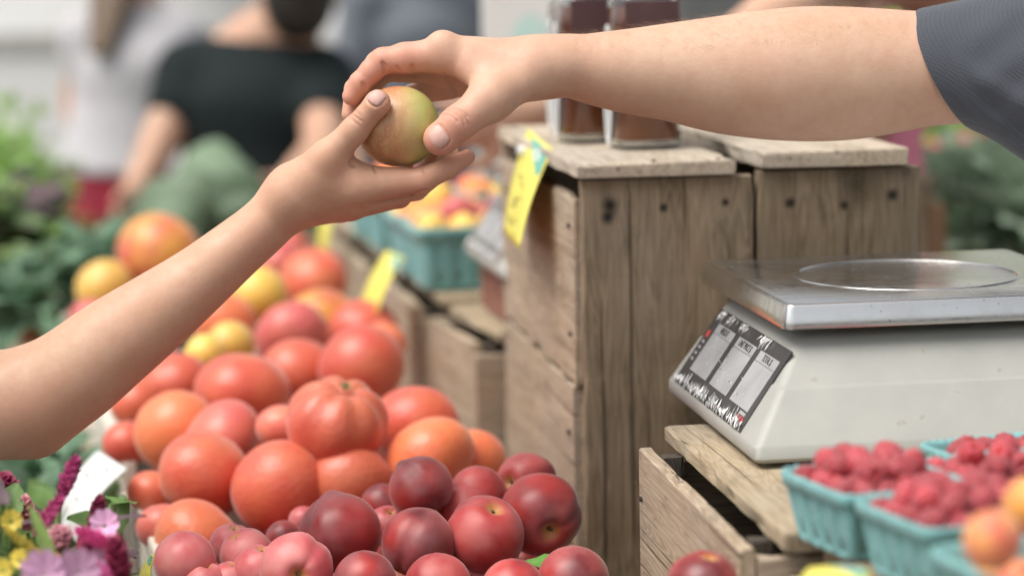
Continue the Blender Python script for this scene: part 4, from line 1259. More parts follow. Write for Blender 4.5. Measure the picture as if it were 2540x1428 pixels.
def nail_patch(vol, px, py, n, ld, w, l, nx=13, ny=15):
    c = H(px, py); y = march(vol, c[0], c[2]); c[1] = y
    n = np.array(n, float); n /= np.linalg.norm(n); ld = np.array(ld, float); ld = ld - (ld @ n) * n; ld /= np.linalg.norm(ld); wd = np.cross(n, ld)
    V, F, hit = [], [], []
    for i in range(ny):
        for j in range(nx):
            s, t = j / (nx - 1) * 2 - 1, i / (ny - 1) * 2 - 1
            hw = w / 2 * (1 - .22 * max(0, -t) ** 3 - .12 * max(0, t) ** 4) * math.sqrt(max(.0, 1 - .35 * max(0, abs(t) - .6) ** 2))
            tt = t * (1 - .16 * s * s)
            q = c + wd * (s * hw) + ld * (tt * l / 2)
            ts = np.arange(.014, -.016, -.0003); P_ = q[None] + n[None] * ts[:, None]
            f = vol.sample(P_); k = np.argmax(f < 0)
            e = max(abs(s), abs(t)) ** 6
            hit.append((f < 0).any()); V.append(P_[k] + n * (.00055 - .0009 * e) if hit[-1] else V[-nx])
    for i in range(ny - 1):
        for j in range(nx - 1):
            a = i * nx + j; F.append((a, a + 1, a + nx + 1, a + nx))
    V = np.array(V)
    f0 = F[len(F) // 2]; nn = np.cross(V[f0[1]] - V[f0[0]], V[f0[2]] - V[f0[0]])
    if nn @ n < 0: F = [f[::-1] for f in F]
    return V, F
def nail_bed(vol, px, py, n, ld, w, l):
    """fine groove round the nail, pressed into the finger before it is meshed"""
    c = H(px, py); y = march(vol, c[0], c[2]); c[1] = y
    n = np.array(n, float); n /= np.linalg.norm(n); ld = np.array(ld, float); ld = ld - (ld @ n) * n; ld /= np.linalg.norm(ld); wd = np.cross(n, ld)
    pts = []
    for i in range(41):
        a = math.pi * (1.12 * i / 40 - .06) + math.pi
        s, t = math.cos(a), math.sin(a) * 1.0
        s = math.copysign(abs(s) ** .7, s); t = math.copysign(abs(t) ** .8, t)
        q = c + wd * s * w / 2 * 1.03 + ld * (t * l / 2 * 1.05 if t < 0 else t * l)
        ts = np.arange(.014, -.016, -.0003); P_ = q[None] + n[None] * ts[:, None]; f = vol.sample(P_)
        if (f < 0).any(): pts.append(P_[np.argmax(f < 0)])
    for p, q in zip(pts, pts[1:]):
        if np.linalg.norm(p - q) < .006: vol.cap(p, q, .0007, .0007, .0012, sub=True)
def nailmat():
    t = NT('fingernail'); s = t.sep(); f = t.noise(t.vec((1, 1, 1)), 90, 3)
    t.p(color=t.ramp(f, [(.3, (.58, .33, .28)), (.7, (.64, .40, .345))]), rough=.42, sss=.1, spec=.3); t.b.inputs['Subsurface Scale'].default_value = .003; return t.m
M['nail'] = nailmat()

# ---- far-simple body: everything of a person that is not modelled finely ----
def human_vol(h, J, fine_skip=(), hh=.009):
    """J: joints in the person's own frame (metres, z up, facing -Y before turning). returns a Vol with the skin surface"""
    allp = np.array([J[k] for k in J]); lo = allp.min(0) - .18; hi = allp.max(0) + .2
    v = Vol(lo, hi, hh); s = h / 1.75
    c = lambda a, b, ra, rb, k=.03: v.cap(J[a] if isinstance(a, str) else a, J[b] if isinstance(b, str) else b, ra * s, rb * s, k * s)
    v.seg(J['pelvis'], J['waist'], (.105 * s, .16 * s), (.09 * s, .135 * s), (0, 1, 0), (1, 0, 0), .03)
    v.seg(J['waist'], J['chest'], (.09 * s, .135 * s), (.115 * s, .165 * s), (0, 1, 0), (1, 0, 0), .03)
    v.seg(J['chest'], J['neck'], (.105 * s, .165 * s), (.06 * s, .075 * s), (0, 1, 0), (1, 0, 0), .04)
    c('neck', 'head', .055, .05, .02)
    hd = np.array(J['head'])
    v.ell(hd + np.array([0, .01, .02]) * s, np.array([.076, .095, .105]) * s, .02)
    v.ell(hd + np.array([0, -.03, -.04]) * s, np.array([.058, .062, .075]) * s, .03)
    v.cap(hd + np.array([0, -.092, .005]) * s, hd + np.array([0, -.108, -.028]) * s, .009 * s, .014 * s, .012)
    v.cap(hd + np.array([-.02, -.083, -.064]) * s, hd + np.array([.02, -.083, -.064]) * s, .009 * s, .009 * s, .01)
    for sx in (-1, 1):
        v.ell(hd + np.array([sx * .078, .012, -.012]) * s, np.array([.012, .022, .034]) * s, .008)
        v.ell(hd + np.array([sx * .032, -.088, .012]) * s, np.array([.018, .012, .012]) * s, .006, sub=True)
    for S in 'LR':
        if 'leg' not in fine_skip:
            c('hip' + S, 'knee' + S, .085, .056, .04); c('knee' + S, 'ankle' + S, .056, .036, .02)
            a = np.array(J['ankle' + S]); c(a + np.array([0, .03, -.045]) * s, a + np.array([0, -.14, -.055]) * s, .036, .03, .02)
        c('neck', 'sh' + S, .05, .058, .05)
        if S in fine_skip: continue
        c('sh' + S, 'el' + S, .056, .042, .03); c('el' + S, 'wr' + S, .042, .028, .015)
        w = np.array(J['wr' + S]); d = w - np.array(J['el' + S]); d /= np.linalg.norm(d)
        side = np.cross(d, [1, 0, 0] if abs(d[0]) < .8 else [0, 1, 0]); side /= np.linalg.norm(side)
        pm = w + d * .085 * s
        v.seg(w, pm, (.018 * s, .028 * s), (.014 * s, .04 * s), np.cross(d, side), side, .012)
        nn = np.cross(d, side)
        for q, (o, L) in enumerate(((-.03, .06), (-.01, .075), (.01, .07), (.03, .055))):
            b = pm + side * o * s; m = b + d * L * .55 * s; e = m + d * L * .4 * s + nn * .02 * s
            v.cap(b, m, .0095 * s, .009 * s, .004); v.cap(m, e, .009 * s, .0075 * s, .004)
        b = w + d * .03 * s - side * .025 * s; m = b + (d * .035 - side * .03) * s; v.cap(b, m, .013 * s, .011 * s, .008); v.cap(m, m + (d * .03 - side * .006) * s, .011 * s, .009 * s, .004)
    return v

def default_joints(h, arms=None):
    s = h / 1.75
    J = dict(pelvis=(0, 0, .95), waist=(0, .0, 1.10), chest=(0, 0, 1.30), neck=(0, .01, 1.48), head=(0, -.015, 1.625),
             shL=(.185, .01, 1.425), shR=(-.185, .01, 1.425), elL=(.24, .03, 1.13), elR=(-.24, .03, 1.13), wrL=(.25, -.06, .89), wrR=(-.25, -.06, .89),
             hipL=(.09, 0, .93), hipR=(-.09, 0, .93), kneeL=(.095, -.01, .50), kneeR=(-.095, -.01, .50), ankleL=(.1, .02, .085), ankleR=(-.1, .02, .085))
    J = {k: np.array(v) * s for k, v in J.items()}
    if arms: J.update({k: np.array(v, float) for k, v in arms.items()})
    return J

def cloth_vol(h, J, kind, sleeve=.6, hh=.009, skip=(), length=1.0, hem=.05):
    s = h / 1.75; allp = np.array([J[k] for k in J]); v = Vol(allp.min(0) - .2, allp.max(0) + .2, hh)
    e = .014 * s
    if kind == 'shirt':
        low = J['pelvis'] + np.array([0, 0, .02]) * s
        v.seg(low, J['waist'], (.128 * s, .178 * s), (.108 * s, .15 * s), (0, 1, 0), (1, 0, 0), .03)
        v.seg(J['waist'], J['chest'], (.108 * s, .152 * s), (.132 * s, .182 * s), (0, 1, 0), (1, 0, 0), .03)
        v.seg(J['chest'], J['neck'] - np.array([0, 0, .035]) * s, (.122 * s, .182 * s), (.075 * s, .092 * s), (0, 1, 0), (1, 0, 0), .04)
        for S in 'LR':
            v.cap(J['neck'] - np.array([0, 0, .03]) * s, J['sh' + S], .058 * s, .07 * s, .05)
            if S in skip: continue
            d = J['el' + S] - J['sh' + S]; v.cap(J['sh' + S], J['sh' + S] + d * min(sleeve, 1), .072 * s, .064 * s, .03)
            if sleeve > 1: v.cap(J['el' + S], J['el' + S] + (J['wr' + S] - J['el' + S]) * (sleeve - 1), .06 * s, .045 * s, .02)
        zl = float(J['pelvis'][2]) - hem * s; b_ = J['pelvis']
        v.put(lambda x, y, z: (z - zl) + 0 * x + 0 * y, b_ + np.array([-.3, -.3, -.4]), np.array([b_[0] + .3, b_[1] + .3, zl]), .004, sub=True)
        # neck opening
        v.ell(J['neck'] + np.array([0, -.01, .03]) * s, np.array([.075, .08, .055]) * s, .008, sub=True)
    elif kind == 'trousers':
        v.seg(J['pelvis'] - np.array([0, 0, .06]) * s, J['pelvis'] + np.array([0, 0, .07]) * s, (.115 * s, .165 * s), (.116 * s, .162 * s), (0, 1, 0), (1, 0, 0), .03)
        for S in 'LR':
            d = J['knee' + S] - J['hip' + S]
            v.cap(J['hip' + S], J['hip' + S] + d * min(1, length), .10 * s, .082 * s, .03)
            if length > 1: v.cap(J['knee' + S], J['knee' + S] + (J['ankle' + S] - J['knee' + S]) * (length - 1), .075 * s, .058 * s, .03)
        zt = float(J['pelvis'][2]) + .05 * s; b_ = J['pelvis']
        v.put(lambda x, y, z: (zt - z) + 0 * x + 0 * y, np.array([b_[0] - .3, b_[1] - .3, zt]), b_ + np.array([.3, .3, .4]), .004, sub=True)
    elif kind == 'hair':
        hd = J['head']
        v.ell(hd + np.array([0, .018, .035]) * s, np.array([.088, .102, .108]) * s, .01)
        v.ell(hd + np.array([0, .05, -.03]) * s, np.array([.078, .062, .085]) * s, .02)
        if length > 1: v.seg(hd + np.array([0, .08, -.03]) * s, hd + np.array([0, .21, -.42 * length / 1.5]) * s, (.045 * s, .09 * s), (.016 * s, .04 * s), (0, 1, 0), (1, 0, 0), .02)
        v.ell(hd + np.array([0, -.085, -.03]) * s, np.array([.066, .07, .085]) * s, .012, sub=True)
    elif kind == 'shoes':
        for S in 'LR':
            a = J['ankle' + S]; v.cap(a + np.array([0, .035, -.045]) * s, a + np.array([0, -.15, -.052]) * s, .045 * s, .038 * s, .02); v.cap(a, a + np.array([0, .02, -.04]) * s, .042 * s, .045 * s, .02)
    return v

def cloth(name, col, scale=60, check=0.0, sheen=.2):
    t = NT(name)
    f = t.noise(t.vec(), scale, 4); g = t.noise(t.vec(), 7, 3)
    c = t.ramp(g, [(.3, tuple(x * .88 for x in col)), (.7, tuple(min(1, x * 1.1) for x in col))])
    h = f
    if check:
        s = t.sep()
        a = t.math('SINE', t.math('MULTIPLY', s[0], check)); b = t.math('SINE', t.math('MULTIPLY', t.math('ADD', s[2], t.math('MULTIPLY', s[1], .8)), check))
        w = t.math('MULTIPLY', t.math('ADD', t.math('MULTIPLY', a, b), 1.0), .5)
        c = t.mix(t.ramp(w, [(.35, .0), (.75, 1.0)]), c, tuple(min(1, x * 1.14 + .003) for x in col)); h = t.math('ADD', f, w)
    t.p(color=c, rough=.85, sheen=sheen, spec=.2); t.bump(h, .25, .0012); return t.m

def person(name, loc, rz, h, skinmat, clothes, arms=None, label='', eyes=True, hh=.009, group=None):
    o = empty(name, loc, rz, label, 'person', group)
    J = default_joints(h, arms)
    V, Q = human_vol(h, J, (), hh).mesh(1)
    b = np_obj('body', V, Q, skinmat, o)
    for (nm, kind, mat, kw) in clothes:
        V, Q = cloth_vol(h, J, kind, hh=hh, **kw).mesh(2); np_obj(nm, V, Q, mat, o)
    eye_pair(o, J['head'], h / 1.75)
    return o
M['eye'] = plain('eye', (.08, .05, .035), .1, .1, 30)
def eye_pair(o, hd, s):
    for sx in (-1, 1):
        V, F = sphere_grid(12, 8, lambda D: D * .0125 * s); e = bpy.data.objects.new('eye', smooth_mesh('eye', V + np.array(hd) + np.array([sx * .031, -.076, .012]) * s, F, M['eye'])); link(e, o)

# ---- vendor: right forearm and hand, palm down, thumb towards the viewer ----
def finish(vol, reds, dx):
    V, Q = vol.mesh(1)
    red = np.zeros(len(V))
    for (p, r, a) in reds: red += a * np.exp(-((V - p) ** 2).sum(1) / (2 * r * r))
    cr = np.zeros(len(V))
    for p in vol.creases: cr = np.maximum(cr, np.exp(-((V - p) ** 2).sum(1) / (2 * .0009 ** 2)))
    return to_world(V), Q, np.clip(red, 0, 1), cr

def vendor_arm(sh_w):
    lo = np.minimum(H(820, 430, 0), H(2640, -30, 0)); hi = np.maximum(H(820, 430, 0), H(2640, -30, 0)); lo[1] = -.08; hi[1] = .145
    v = Vol(lo, hi, .00095)
    e = lambda px, py, d, rn, rb: (H(px, py, d), rn * K, rb / 1000)
    arm = [e(1330, 160, 22, 60, 26), e(1395, 164, 24, 68, 28), e(1480, 172, 28, 86, 31), e(1570, 178, 32, 103, 34), e(1680, 180, 38, 121, 40), e(1790, 186, 43, 143, 46), e(1900, 186, 47, 158, 50),
           e(2000, 184, 50, 165, 51), e(2100, 183, 52, 163, 49), e(2200, 178, 55, 153, 47), e(2300, 171, 58, 141, 46), e(2400, 160, 62, 146, 48), e(2560, 145, 72, 160, 52), e(2680, 135, 80, 165, 55)]
    v.sweep(arm, (0, 0, 1), (0, 1, 0), 5, .004)
    c = lambda a, b, ra, rb, k=.006: v.cap(H(*a), H(*b), ra * K, rb * K, k)
    # back of the hand: four metacarpals side by side going away from the viewer
    c((1400, 156, 14), (1112, 134, 2), 38, 45, .020)
    c((1400, 156, 24), (1100, 139, 23), 40, 44, .018)
    c((1380, 170, 36), (1096, 168, 43), 40, 43, .012)
    c((1375, 182, 46), (1104, 205, 60), 36, 42, .012)
    # thumb muscle, web
    c((1350, 182, 6), (1218, 244, -22), 40, 51, .024)
    c((1305, 172, 2), (1175, 158, 0), 50, 40, .014)
    c((1230, 215, -14), (1165, 170, -3), 40, 26, .012)
    c((1340, 196, 22), (1240, 228, 20), 30, 32, .020)
    # thumb
    c((1218, 246, -22), (1136, 307, -31), 52, 42, .010)
    c((1136, 307, -31), (1092, 344, -29), 41.5, 38, .006)
    v.ell(H(1096, 345, -30), np.array([40, 40, 37]) * K, .006)
    # index finger
    c((1112, 134, 2), (1004, 144, 3), 45, 36.5, .006); c((1004, 144, 3), (950, 151, 4), 36.5, 31, .004)
    c((948, 152, 4), (922, 176, 5), 31.5, 29, .004); c((922, 176, 5), (893, 206, 6), 29, 26.5, .003)
    c((893, 206, 6), (872, 239, 8), 27.5, 23.5, .003)
    # middle, ring, little
    c((1100, 139, 23), (938, 158, 27), 44, 31, .005); c((938, 158, 27), (882, 222, 27), 31, 27.5, .003); c((882, 222, 27), (868, 284, 22), 27.5, 21, .003)
    c((1096, 168, 43), (958, 176, 49), 43, 28, .005); c((958, 172, 49), (902, 236, 47), 28, 24, .003); c((902, 236, 47), (896, 300, 40), 24, 19, .003)
    c((1104, 205, 60), (1020, 240, 66), 42, 27, .005); c((1020, 236, 66), (985, 300, 60), 26, 22, .003); c((985, 300, 60), (972, 338, 50), 22, 17, .003)
    # knuckles, tendons, flexor folds
    bulge(v, 1096, 112, .012, .0012); pass
    groove(v, [(955, 182), (956, 168), (950, 158)], .0009); groove(v, [(1024, 182), (1023, 166)], .0008, .003)
    groove(v, [(907, 222), (900, 208)], .0007); groove(v, [(990, 176), (985, 168)], .0005)
    groove(v, [(1104, 182), (1116, 205), (1134, 238)], .0008, .0022)
    groove(v, [(1108, 281), (1130, 288), (1150, 306), (1157, 326)], .0004, .001); groove(v, [(1116, 275), (1138, 282), (1158, 300), (1166, 318)], .0004, .001)
    groove(v, [(1102, 292), (1122, 296), (1140, 312)], .0003, .001); groove(v, [(1130, 276), (1150, 286), (1166, 300)], .0003, .001)
    na = (1090, 350, (-.18, -1, -.30), (-.72, .3, -.62), .0185, .0150); nl = nail_patch(v, *na); nail_bed(v, *na)
    reds = [(H(1075, 360, -40), .02, .95), (H(1140, 300, -45), .013, .45), (H(880, 235, 0), .02, 1.0), (H(945, 150, -5), .018, .85), (H(1010, 170, -5), .014, .5), (H(1130, 190, -10), .015, .5), (H(1090, 130, 0), .014, .3), (H(990, 150, -5), .02, .4)]
    return v, nl, reds

def customer_arm():
    lo = H(-330, 1190, 0); hi = H(1210, 190, 0); lo[1] = -.075; hi[1] = .09
    v = Vol(lo, hi, .00105)
    e = lambda px, py, d, rn, rb: (H(px, py, d), rn * K, rb / 1000)
    arm = [e(742, 472, 15, 66, 26), e(703, 510, 16, 63, 26), e(655, 560, 16, 64, 25), e(585, 618, 16, 70, 26), e(493, 694, 15, 81, 29), e(385, 776, 14, 97, 33), e(277, 855, 12, 111, 37), e(167, 940, 12, 120, 40), e(80, 985, 14, 122, 41)]
    v.sweep(arm, (-.65, 0, .76), (0, 1, 0), 5, .004)
    arm2 = [e(95, 990, 14, 117, 40), e(0, 1006, 18, 117, 41), e(-120, 990, 22, 124, 43), e(-320, 930, 30, 130, 46)]
    v.sweep(arm2, (0, 0, 1), (0, 1, 0), 5, .012)
    v.ell(H(92, 1075, 25), np.array([52, 60, 50]) * K, .016)
    c = lambda a, b, ra, rb, k=.006: v.cap(H(*a), H(*b), ra * K, rb * K, k)
    # palm
    c((728, 488, 6), (893, 457, -4), 60, 46, .016); c((722, 500, 20), (886, 494, 15), 58, 42, .014); c((722, 512, 34), (868, 512, 35), 52, 36, .012); c((728, 520, 48), (846, 520, 53), 44, 31, .012)
    # thumb and its ball
    c((738, 470, -2), (812, 394, -14), 58, 43, .016); c((790, 442, -6), (858, 424, -6), 46, 32, .014)
    c((812, 394, -14), (880, 323, -25), 43, 32, .008); c((880, 323, -25), (938, 255, -35), 32.5, 29.5, .005); v.ell(H(935, 258, -35), np.array([29, 30, 31]) * K, .004)
    # index finger
    c((893, 457, -4), (1046, 447, -8), 46, 30.5, .008); c((1046, 447, -8), (1112, 416, -6), 31, 26, .004); c((1112, 416, -6), (1160, 389, -2), 26, 18.5, .003)
    # middle, ring, little behind it
    c((886, 494, 15), (1032, 468, 14), 43, 28.5, .004); c((1032, 468, 14), (1094, 424, 16), 28.5, 24, .003); c((1094, 424, 16), (1122, 384, 14), 24, 19, .003)
    c((868, 512, 35), (992, 490, 38), 35, 26, .004); c((992, 490, 38), (1052, 430, 38), 26, 22, .003); c((1052, 430, 38), (1078, 385, 32), 22, 18, .003)
    c((846, 520, 53), (936, 506, 58), 30, 22, .004); c((936, 506, 58), (990, 450, 56), 22, 19, .003); c((990, 450, 56), (1012, 408, 50), 19, 16, .003)
    groove(v, [(878, 288), (892, 300), (907, 310)], .0004, .001); groove(v, [(871, 296), (886, 309), (898, 318)], .0004, .001); groove(v, [(888, 281), (902, 294)], .0003, .001)
    groove(v, [(1050, 420), (1054, 432)], .0003, .001); groove(v, [(884, 392), (876, 404), (880, 414)], .0008, .003)
    groove(v, [(928, 416), (935, 430)], .0004, .0015)
    groove(v, [(900, 508), (950, 499), (1010, 486), (1060, 474)], .0008, .002)
    na = (943, 250, (.12, -1, .12), (.62, 0, .78), .0128, .0150); nl = nail_patch(v, *na); nail_bed(v, *na)
    reds = [(H(945, 250, -40), .010, .7), (H(890, 305, -35), .011, .3), (H(1165, 388, -6), .014, .7), (H(1050, 450, -15), .014, .45), (H(820, 390, -20), .016, .35), (H(1010, 490, 0), .02, .4), (H(900, 470, -15), .02, .2)]
    return v, nl, reds

def arm_person(name, base, rz, h, skinmat, armfn, J, clothes, label, skip):
    o = empty(name, base, rz, label, 'person')
    Mi = o.matrix_basis.inverted() if False else (Matrix.Translation(base) @ Matrix.Rotation(rz, 4, 'Z')).inverted()
    Ri = np.array(Mi.to_3x3()); ti = np.array(Mi.translation)
    v, nl, reds = armfn()
    V1, Q1, red, cr = finish(v, reds, 0)
    V1 = V1 @ Ri.T + ti
    V2, Q2 = human_vol(h, J, skip).mesh(1)
    V = np.concatenate([V1, V2]); Q = np.concatenate([Q1, Q2 + len(V1)])
    b = np_obj('body', V, Q, skinmat, o)
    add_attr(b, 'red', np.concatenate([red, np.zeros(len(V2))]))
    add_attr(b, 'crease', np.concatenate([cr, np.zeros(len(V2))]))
    n = to_world(nl[0]) @ Ri.T + ti
    nm = mesh_obj('thumb_nail', n, nl[1], M['nail'], o, smooth=True)
    md = nm.modifiers.new('t', 'SOLIDIFY'); md.thickness = .0004; md.offset = -1
    for (cn, kind, mat, kw) in clothes:
        VV, QQ = cloth_vol(h, J, kind, **kw).mesh(2); np_obj(cn, VV, QQ, mat, o)
    eye_pair(o, J['head'], h / 1.75)
    return o, Ri, ti

def pj(base, rz, w):
    """world point -> person frame"""
    d = Vector(w) - Vector(base); c, s = math.cos(-rz), math.sin(-rz)
    return np.array([d.x * c - d.y * s, d.x * s + d.y * c, d.z])

# vendor stands right of the table facing -X
M['check'] = cloth('grey_checked_shirt', (.058, .064, .078), 200, 1600.0)
M['denim'] = cloth('dark_denim', (.06, .075, .11))
M['shoe'] = plain('shoe_leather', (.06, .045, .035), .5)
M['hair_brown'] = plain('brown_hair', (.13, .085, .05), .45, .4, 90)
M['hair_dark'] = plain('dark_hair', (.02, .017, .015), .4, .4, 90)
M['top_white'] = cloth('white_tank_top', (.6, .6, .6)); M['skirt'] = cloth('blue_skirt', (.1, .12, .2))
vb = Vector((1.04, 1.98, 0)); vr = R_(-90)
vh = 1.74
J = default_joints(vh)
shR = pj(vb, vr, P(3020, 80, Z0 + .10)); J['shR'] = shR
J['elR'] = shR + np.array([.02, -.25, -.02]); J['wrR'] = J['elR'] + np.array([0, -.2, 0])
hand_w = np.array([.1, -.1, 1.0])
vend, Ri, ti = arm_person('person', vb, vr, vh, SK1, lambda: vendor_arm(None), J,
    [('shirt', 'shirt', M['check'], dict(sleeve=.65, skip=('R',))), ('trousers', 'trousers', M['denim'], dict(length=1.92)), ('hair', 'hair', M['hair_brown'], dict(length=1.0)), ('shoes', 'shoes', M['shoe'], {})],
    'person in a dark grey checked short-sleeved shirt handing over the apple', ('R',))
# right sleeve with its hem, lofted round the arm
def sleeve():
    # (top px, bottom px, near-side bulge px, depth of axis mm, half depth mm)
    R0 = [((2281, 29), (2411, 312), -42, 58, 50), ((2287, 27), (2417, 318), -42, 58, 52), ((2318, 20), (2448, 330), -44, 60, 54), ((2345, 15), (2474, 345), -46, 62, 56), ((2352, 13), (2482, 350), -46, 62, 55.4), ((2359, 12), (2490, 354), -46, 63, 57),
          ((2440, -4), (2560, 402), -48, 68, 62), ((2540, -25), (2660, 460), -50, 76, 70), ((2680, -50), (2800, 520), -40, 86, 84), ((2860, -80), (2950, 560), -20, 100, 100), ((3050, -90), (3100, 560), 0, 110, 110)]
    n = 72; V, F = [], []
    # denser rings by linear interpolation
    rings = []
    for a, b in zip(R0, R0[1:]):
        m = 1 if b[0][0] < 2400 else 5
        for q in range(m):
            t = q / m; f = lambda x, y: x + (y - x) * t
            rings.append(((f(a[0][0], b[0][0]), f(a[0][1], b[0][1])), (f(a[1][0], b[1][0]), f(a[1][1], b[1][1])), f(a[2], b[2]), f(a[3], b[3]), f(a[4], b[4])))
    rings.append(R0[-1])
    for k, (tp, bt, bul, d, hd) in enumerate(rings):
        cx, cy = (tp[0] + bt[0]) / 2, (tp[1] + bt[1]) / 2; ax, ay = (tp[0] - bt[0]) / 2, (tp[1] - bt[1]) / 2
        for j in range(n):
            a = 2 * math.pi * j / n; c, s = math.cos(a), math.sin(a)   # c: up, s: towards viewer
            px, py = cx + ax * c + bul * s, cy + ay * c; dd = d - hd * s
            # soft folds running from the armpit up the sleeve
            if k > 5:
                w = min(1, (k - 5) / 6)
                fo = math.exp(-((py - (175 + (px - 2400) * .62)) / 26) ** 2) * 5.5 * w * max(0, s) - math.exp(-((py - (222 + (px - 2400) * .66)) / 22) ** 2) * 5.0 * w * max(0, s)
                fo += 1.2 * math.sin(px * .035 + py * .05) * w
                dd -= fo
            V.append(H(px, py, dd))
    for k in range(len(rings) - 1):
        for j in range(n):
            a, b = k * n + j, k * n + (j + 1) % n; F.append((a, a + n, b + n, b))
    V = to_world(np.array(V)) @ Ri.T + ti
    o = mesh_obj('sleeve', V, F, M['check'], vend, smooth=True)
    md = o.modifiers.new('t', 'SOLIDIFY'); md.thickness = .0022; md.offset = -1
    md = o.modifiers.new('s', 'SUBSURF'); md.levels = 1; md.render_levels = 1
    st = []
    for kk in (3, 5):
        V, F = [], []
        ring = rings[kk]
        for j in range(150):
            if j % 3 == 2: continue
            for a in (2 * math.pi * j / 150, 2 * math.pi * (j + .85) / 150):
                tp, bt, bul, d, hd = ring; c, s = math.cos(a), math.sin(a)
                px, py = (tp[0] + bt[0]) / 2 + (tp[0] - bt[0]) / 2 * c * 1.004 + bul * s * 1.02, (tp[1] + bt[1]) / 2 + (tp[1] - bt[1]) / 2 * c * 1.004
                for w in (-1.3, 1.3): V.append(H(px + w, py, d - (hd + .35) * s))
            k = len(V); F.append((k - 4, k - 3, k - 1, k - 2))
        st.append(mesh_obj('stitching', to_world(np.array(V)) @ Ri.T + ti, F, M['stitch'], o, kind='stuff'))
    return o
M['stitch'] = plain('dark_thread', (.03, .032, .04), .8)
sleeve()
# forearm hair
def arm_hair():
    r = np.random.RandomState(4); b = [c for c in vend.children if c.name.startswith('body')][0]
    me = b.data; n = len(me.vertices); co = np.empty(n * 3, np.float32); no = np.empty(n * 3, np.float32)
    me.vertices.foreach_get('co', co); me.vertices.foreach_get('normal', no); co = co.reshape(-1, 3); no = no.reshape(-1, 3)
    wv = (np.linalg.inv(Ri) @ (co - ti).T).T; lv = (wv - np.array(LC)) @ np.array(LM); ln = no @ np.linalg.inv(Ri).T @ np.array(LM)
    px = lv[:, 0] / (Z0 + lv[:, 1]) * FPX + 1270
    m = np.where((px > 1400) & (px < 2260) & (np.abs(lv[:, 1]) < .12) & (ln[:, 2] > .35) & (np.abs(lv[:, 2] - .18) < .12))[0]
    pick = r.choice(m, 2600); V, F = [], []
    back = np.array(LM.transposed() @ Vector((0, 0, 0)))
    for i in pick:
        p, q = lv[i], ln[i]; L = r.uniform(.005, .012); d = np.array([-1.0, r.normal(0, .35), 0]); d = d - (d @ q) * q; d /= np.linalg.norm(d)
        a = p; m1 = p + q * L * .32 + d * L * .4; e = p + q * L * .48 + d * L + np.array([0, 0, r.normal(0, .001)]); w = np.cross(d, q) * .00006; k = len(V)
        V += [a - w, a + w, m1 - w, m1 + w, e]; F += [(k, k + 1, k + 3, k + 2), (k + 2, k + 3, k + 4)]
    W = to_world(np.array(V)) @ Ri.T + ti
    return mesh_obj('arm_hair', W, F, plain('fair_hair', (.50, .36, .23), .5), vend, kind='stuff')
arm_hair()

# customer stands left of the flowers facing +X
cbs = Vector((-.44, 1.92, 0)); cr = R_(90); chh = 1.62
J = default_joints(chh)
J['shR'] = pj(cbs, cr, P(-640, 480, Z0 + .05)); J['elR'] = pj(cbs, cr, P(-300, 935, Z0 + .03)); J['wrR'] = J['elR'] + np.array([0, -.01, 0])
def cust():
    return customer_arm()
custo, Ri2, ti2 = arm_person('person', cbs, cr, chh, SK2, cust, J,
    [('tank_top', 'shirt', M['top_white'], dict(sleeve=.12)), ('skirt', 'trousers', M['skirt'], dict(length=.8)), ('hair', 'hair', M['hair_brown'], dict(length=1.5)), ('shoes', 'shoes', M['shoe'], {})],
    'person with a bare slender arm reaching up from the left to take the apple', ('R',))
# upper arm joining shoulder and elbow: part of the same skin surface
def join_upper():
    b = [c for c in custo.children if c.name.startswith('body')][0]
    sh, el = J['shR'], pj(cbs, cr, Vector(to_world(H(-318, 930, 30)[None])[0]))
    lo = np.minimum(sh, el) - .08; hi = np.maximum(sh, el) + .08
    v = Vol(lo, hi, .003); d = el - sh
    v.cap(sh, el + d * .03, .050, .0437, .01)
    V, Q = v.mesh(1)
    me = b.data; bm = bmesh.new(); bm.from_mesh(me)
    tmp = bpy.data.meshes.new('tmp'); tmp.from_pydata(V.tolist(), [], Q.tolist()); tmp.polygons.foreach_set('use_smooth', [True] * len(tmp.polygons)); bm.from_mesh(tmp); bm.to_mesh(me); bm.free(); bpy.data.meshes.remove(tmp)
    me.polygons.foreach_set('use_smooth', [True] * len(me.polygons))
join_upper()
# ------------------------------------------------------------------ people in the background
def bgp(px, Z, rz, h, clothes, arms, label, foot=None):
    p = P(px, 714, Z); return person('person', (p.x, p.y, 0), rz, h, SKB, clothes, arms, label, hh=.011)
def A(px, py, Z, base, rz): return pj(base, rz, P(px, py, Z))
M['black_tee'] = cloth('black_tee', (.010, .016, .017), 60, 0, .03); M['grey_tee'] = cloth('pale_grey_top', (.46, .45, .47)); M['red_shorts'] = cloth('crimson_shorts', (.30, .022, .045))
M['slate'] = cloth('slate_shirt', (.16, .18, .21)); M['white_tee'] = cloth('white_tee', (.74, .74, .72)); M['lime'] = cloth('lime_shirt', (.36, .62, .10)); M['khaki'] = cloth('khaki', (.3, .26, .19)); M['rust'] = cloth('rust_top', (.46, .22, .15))
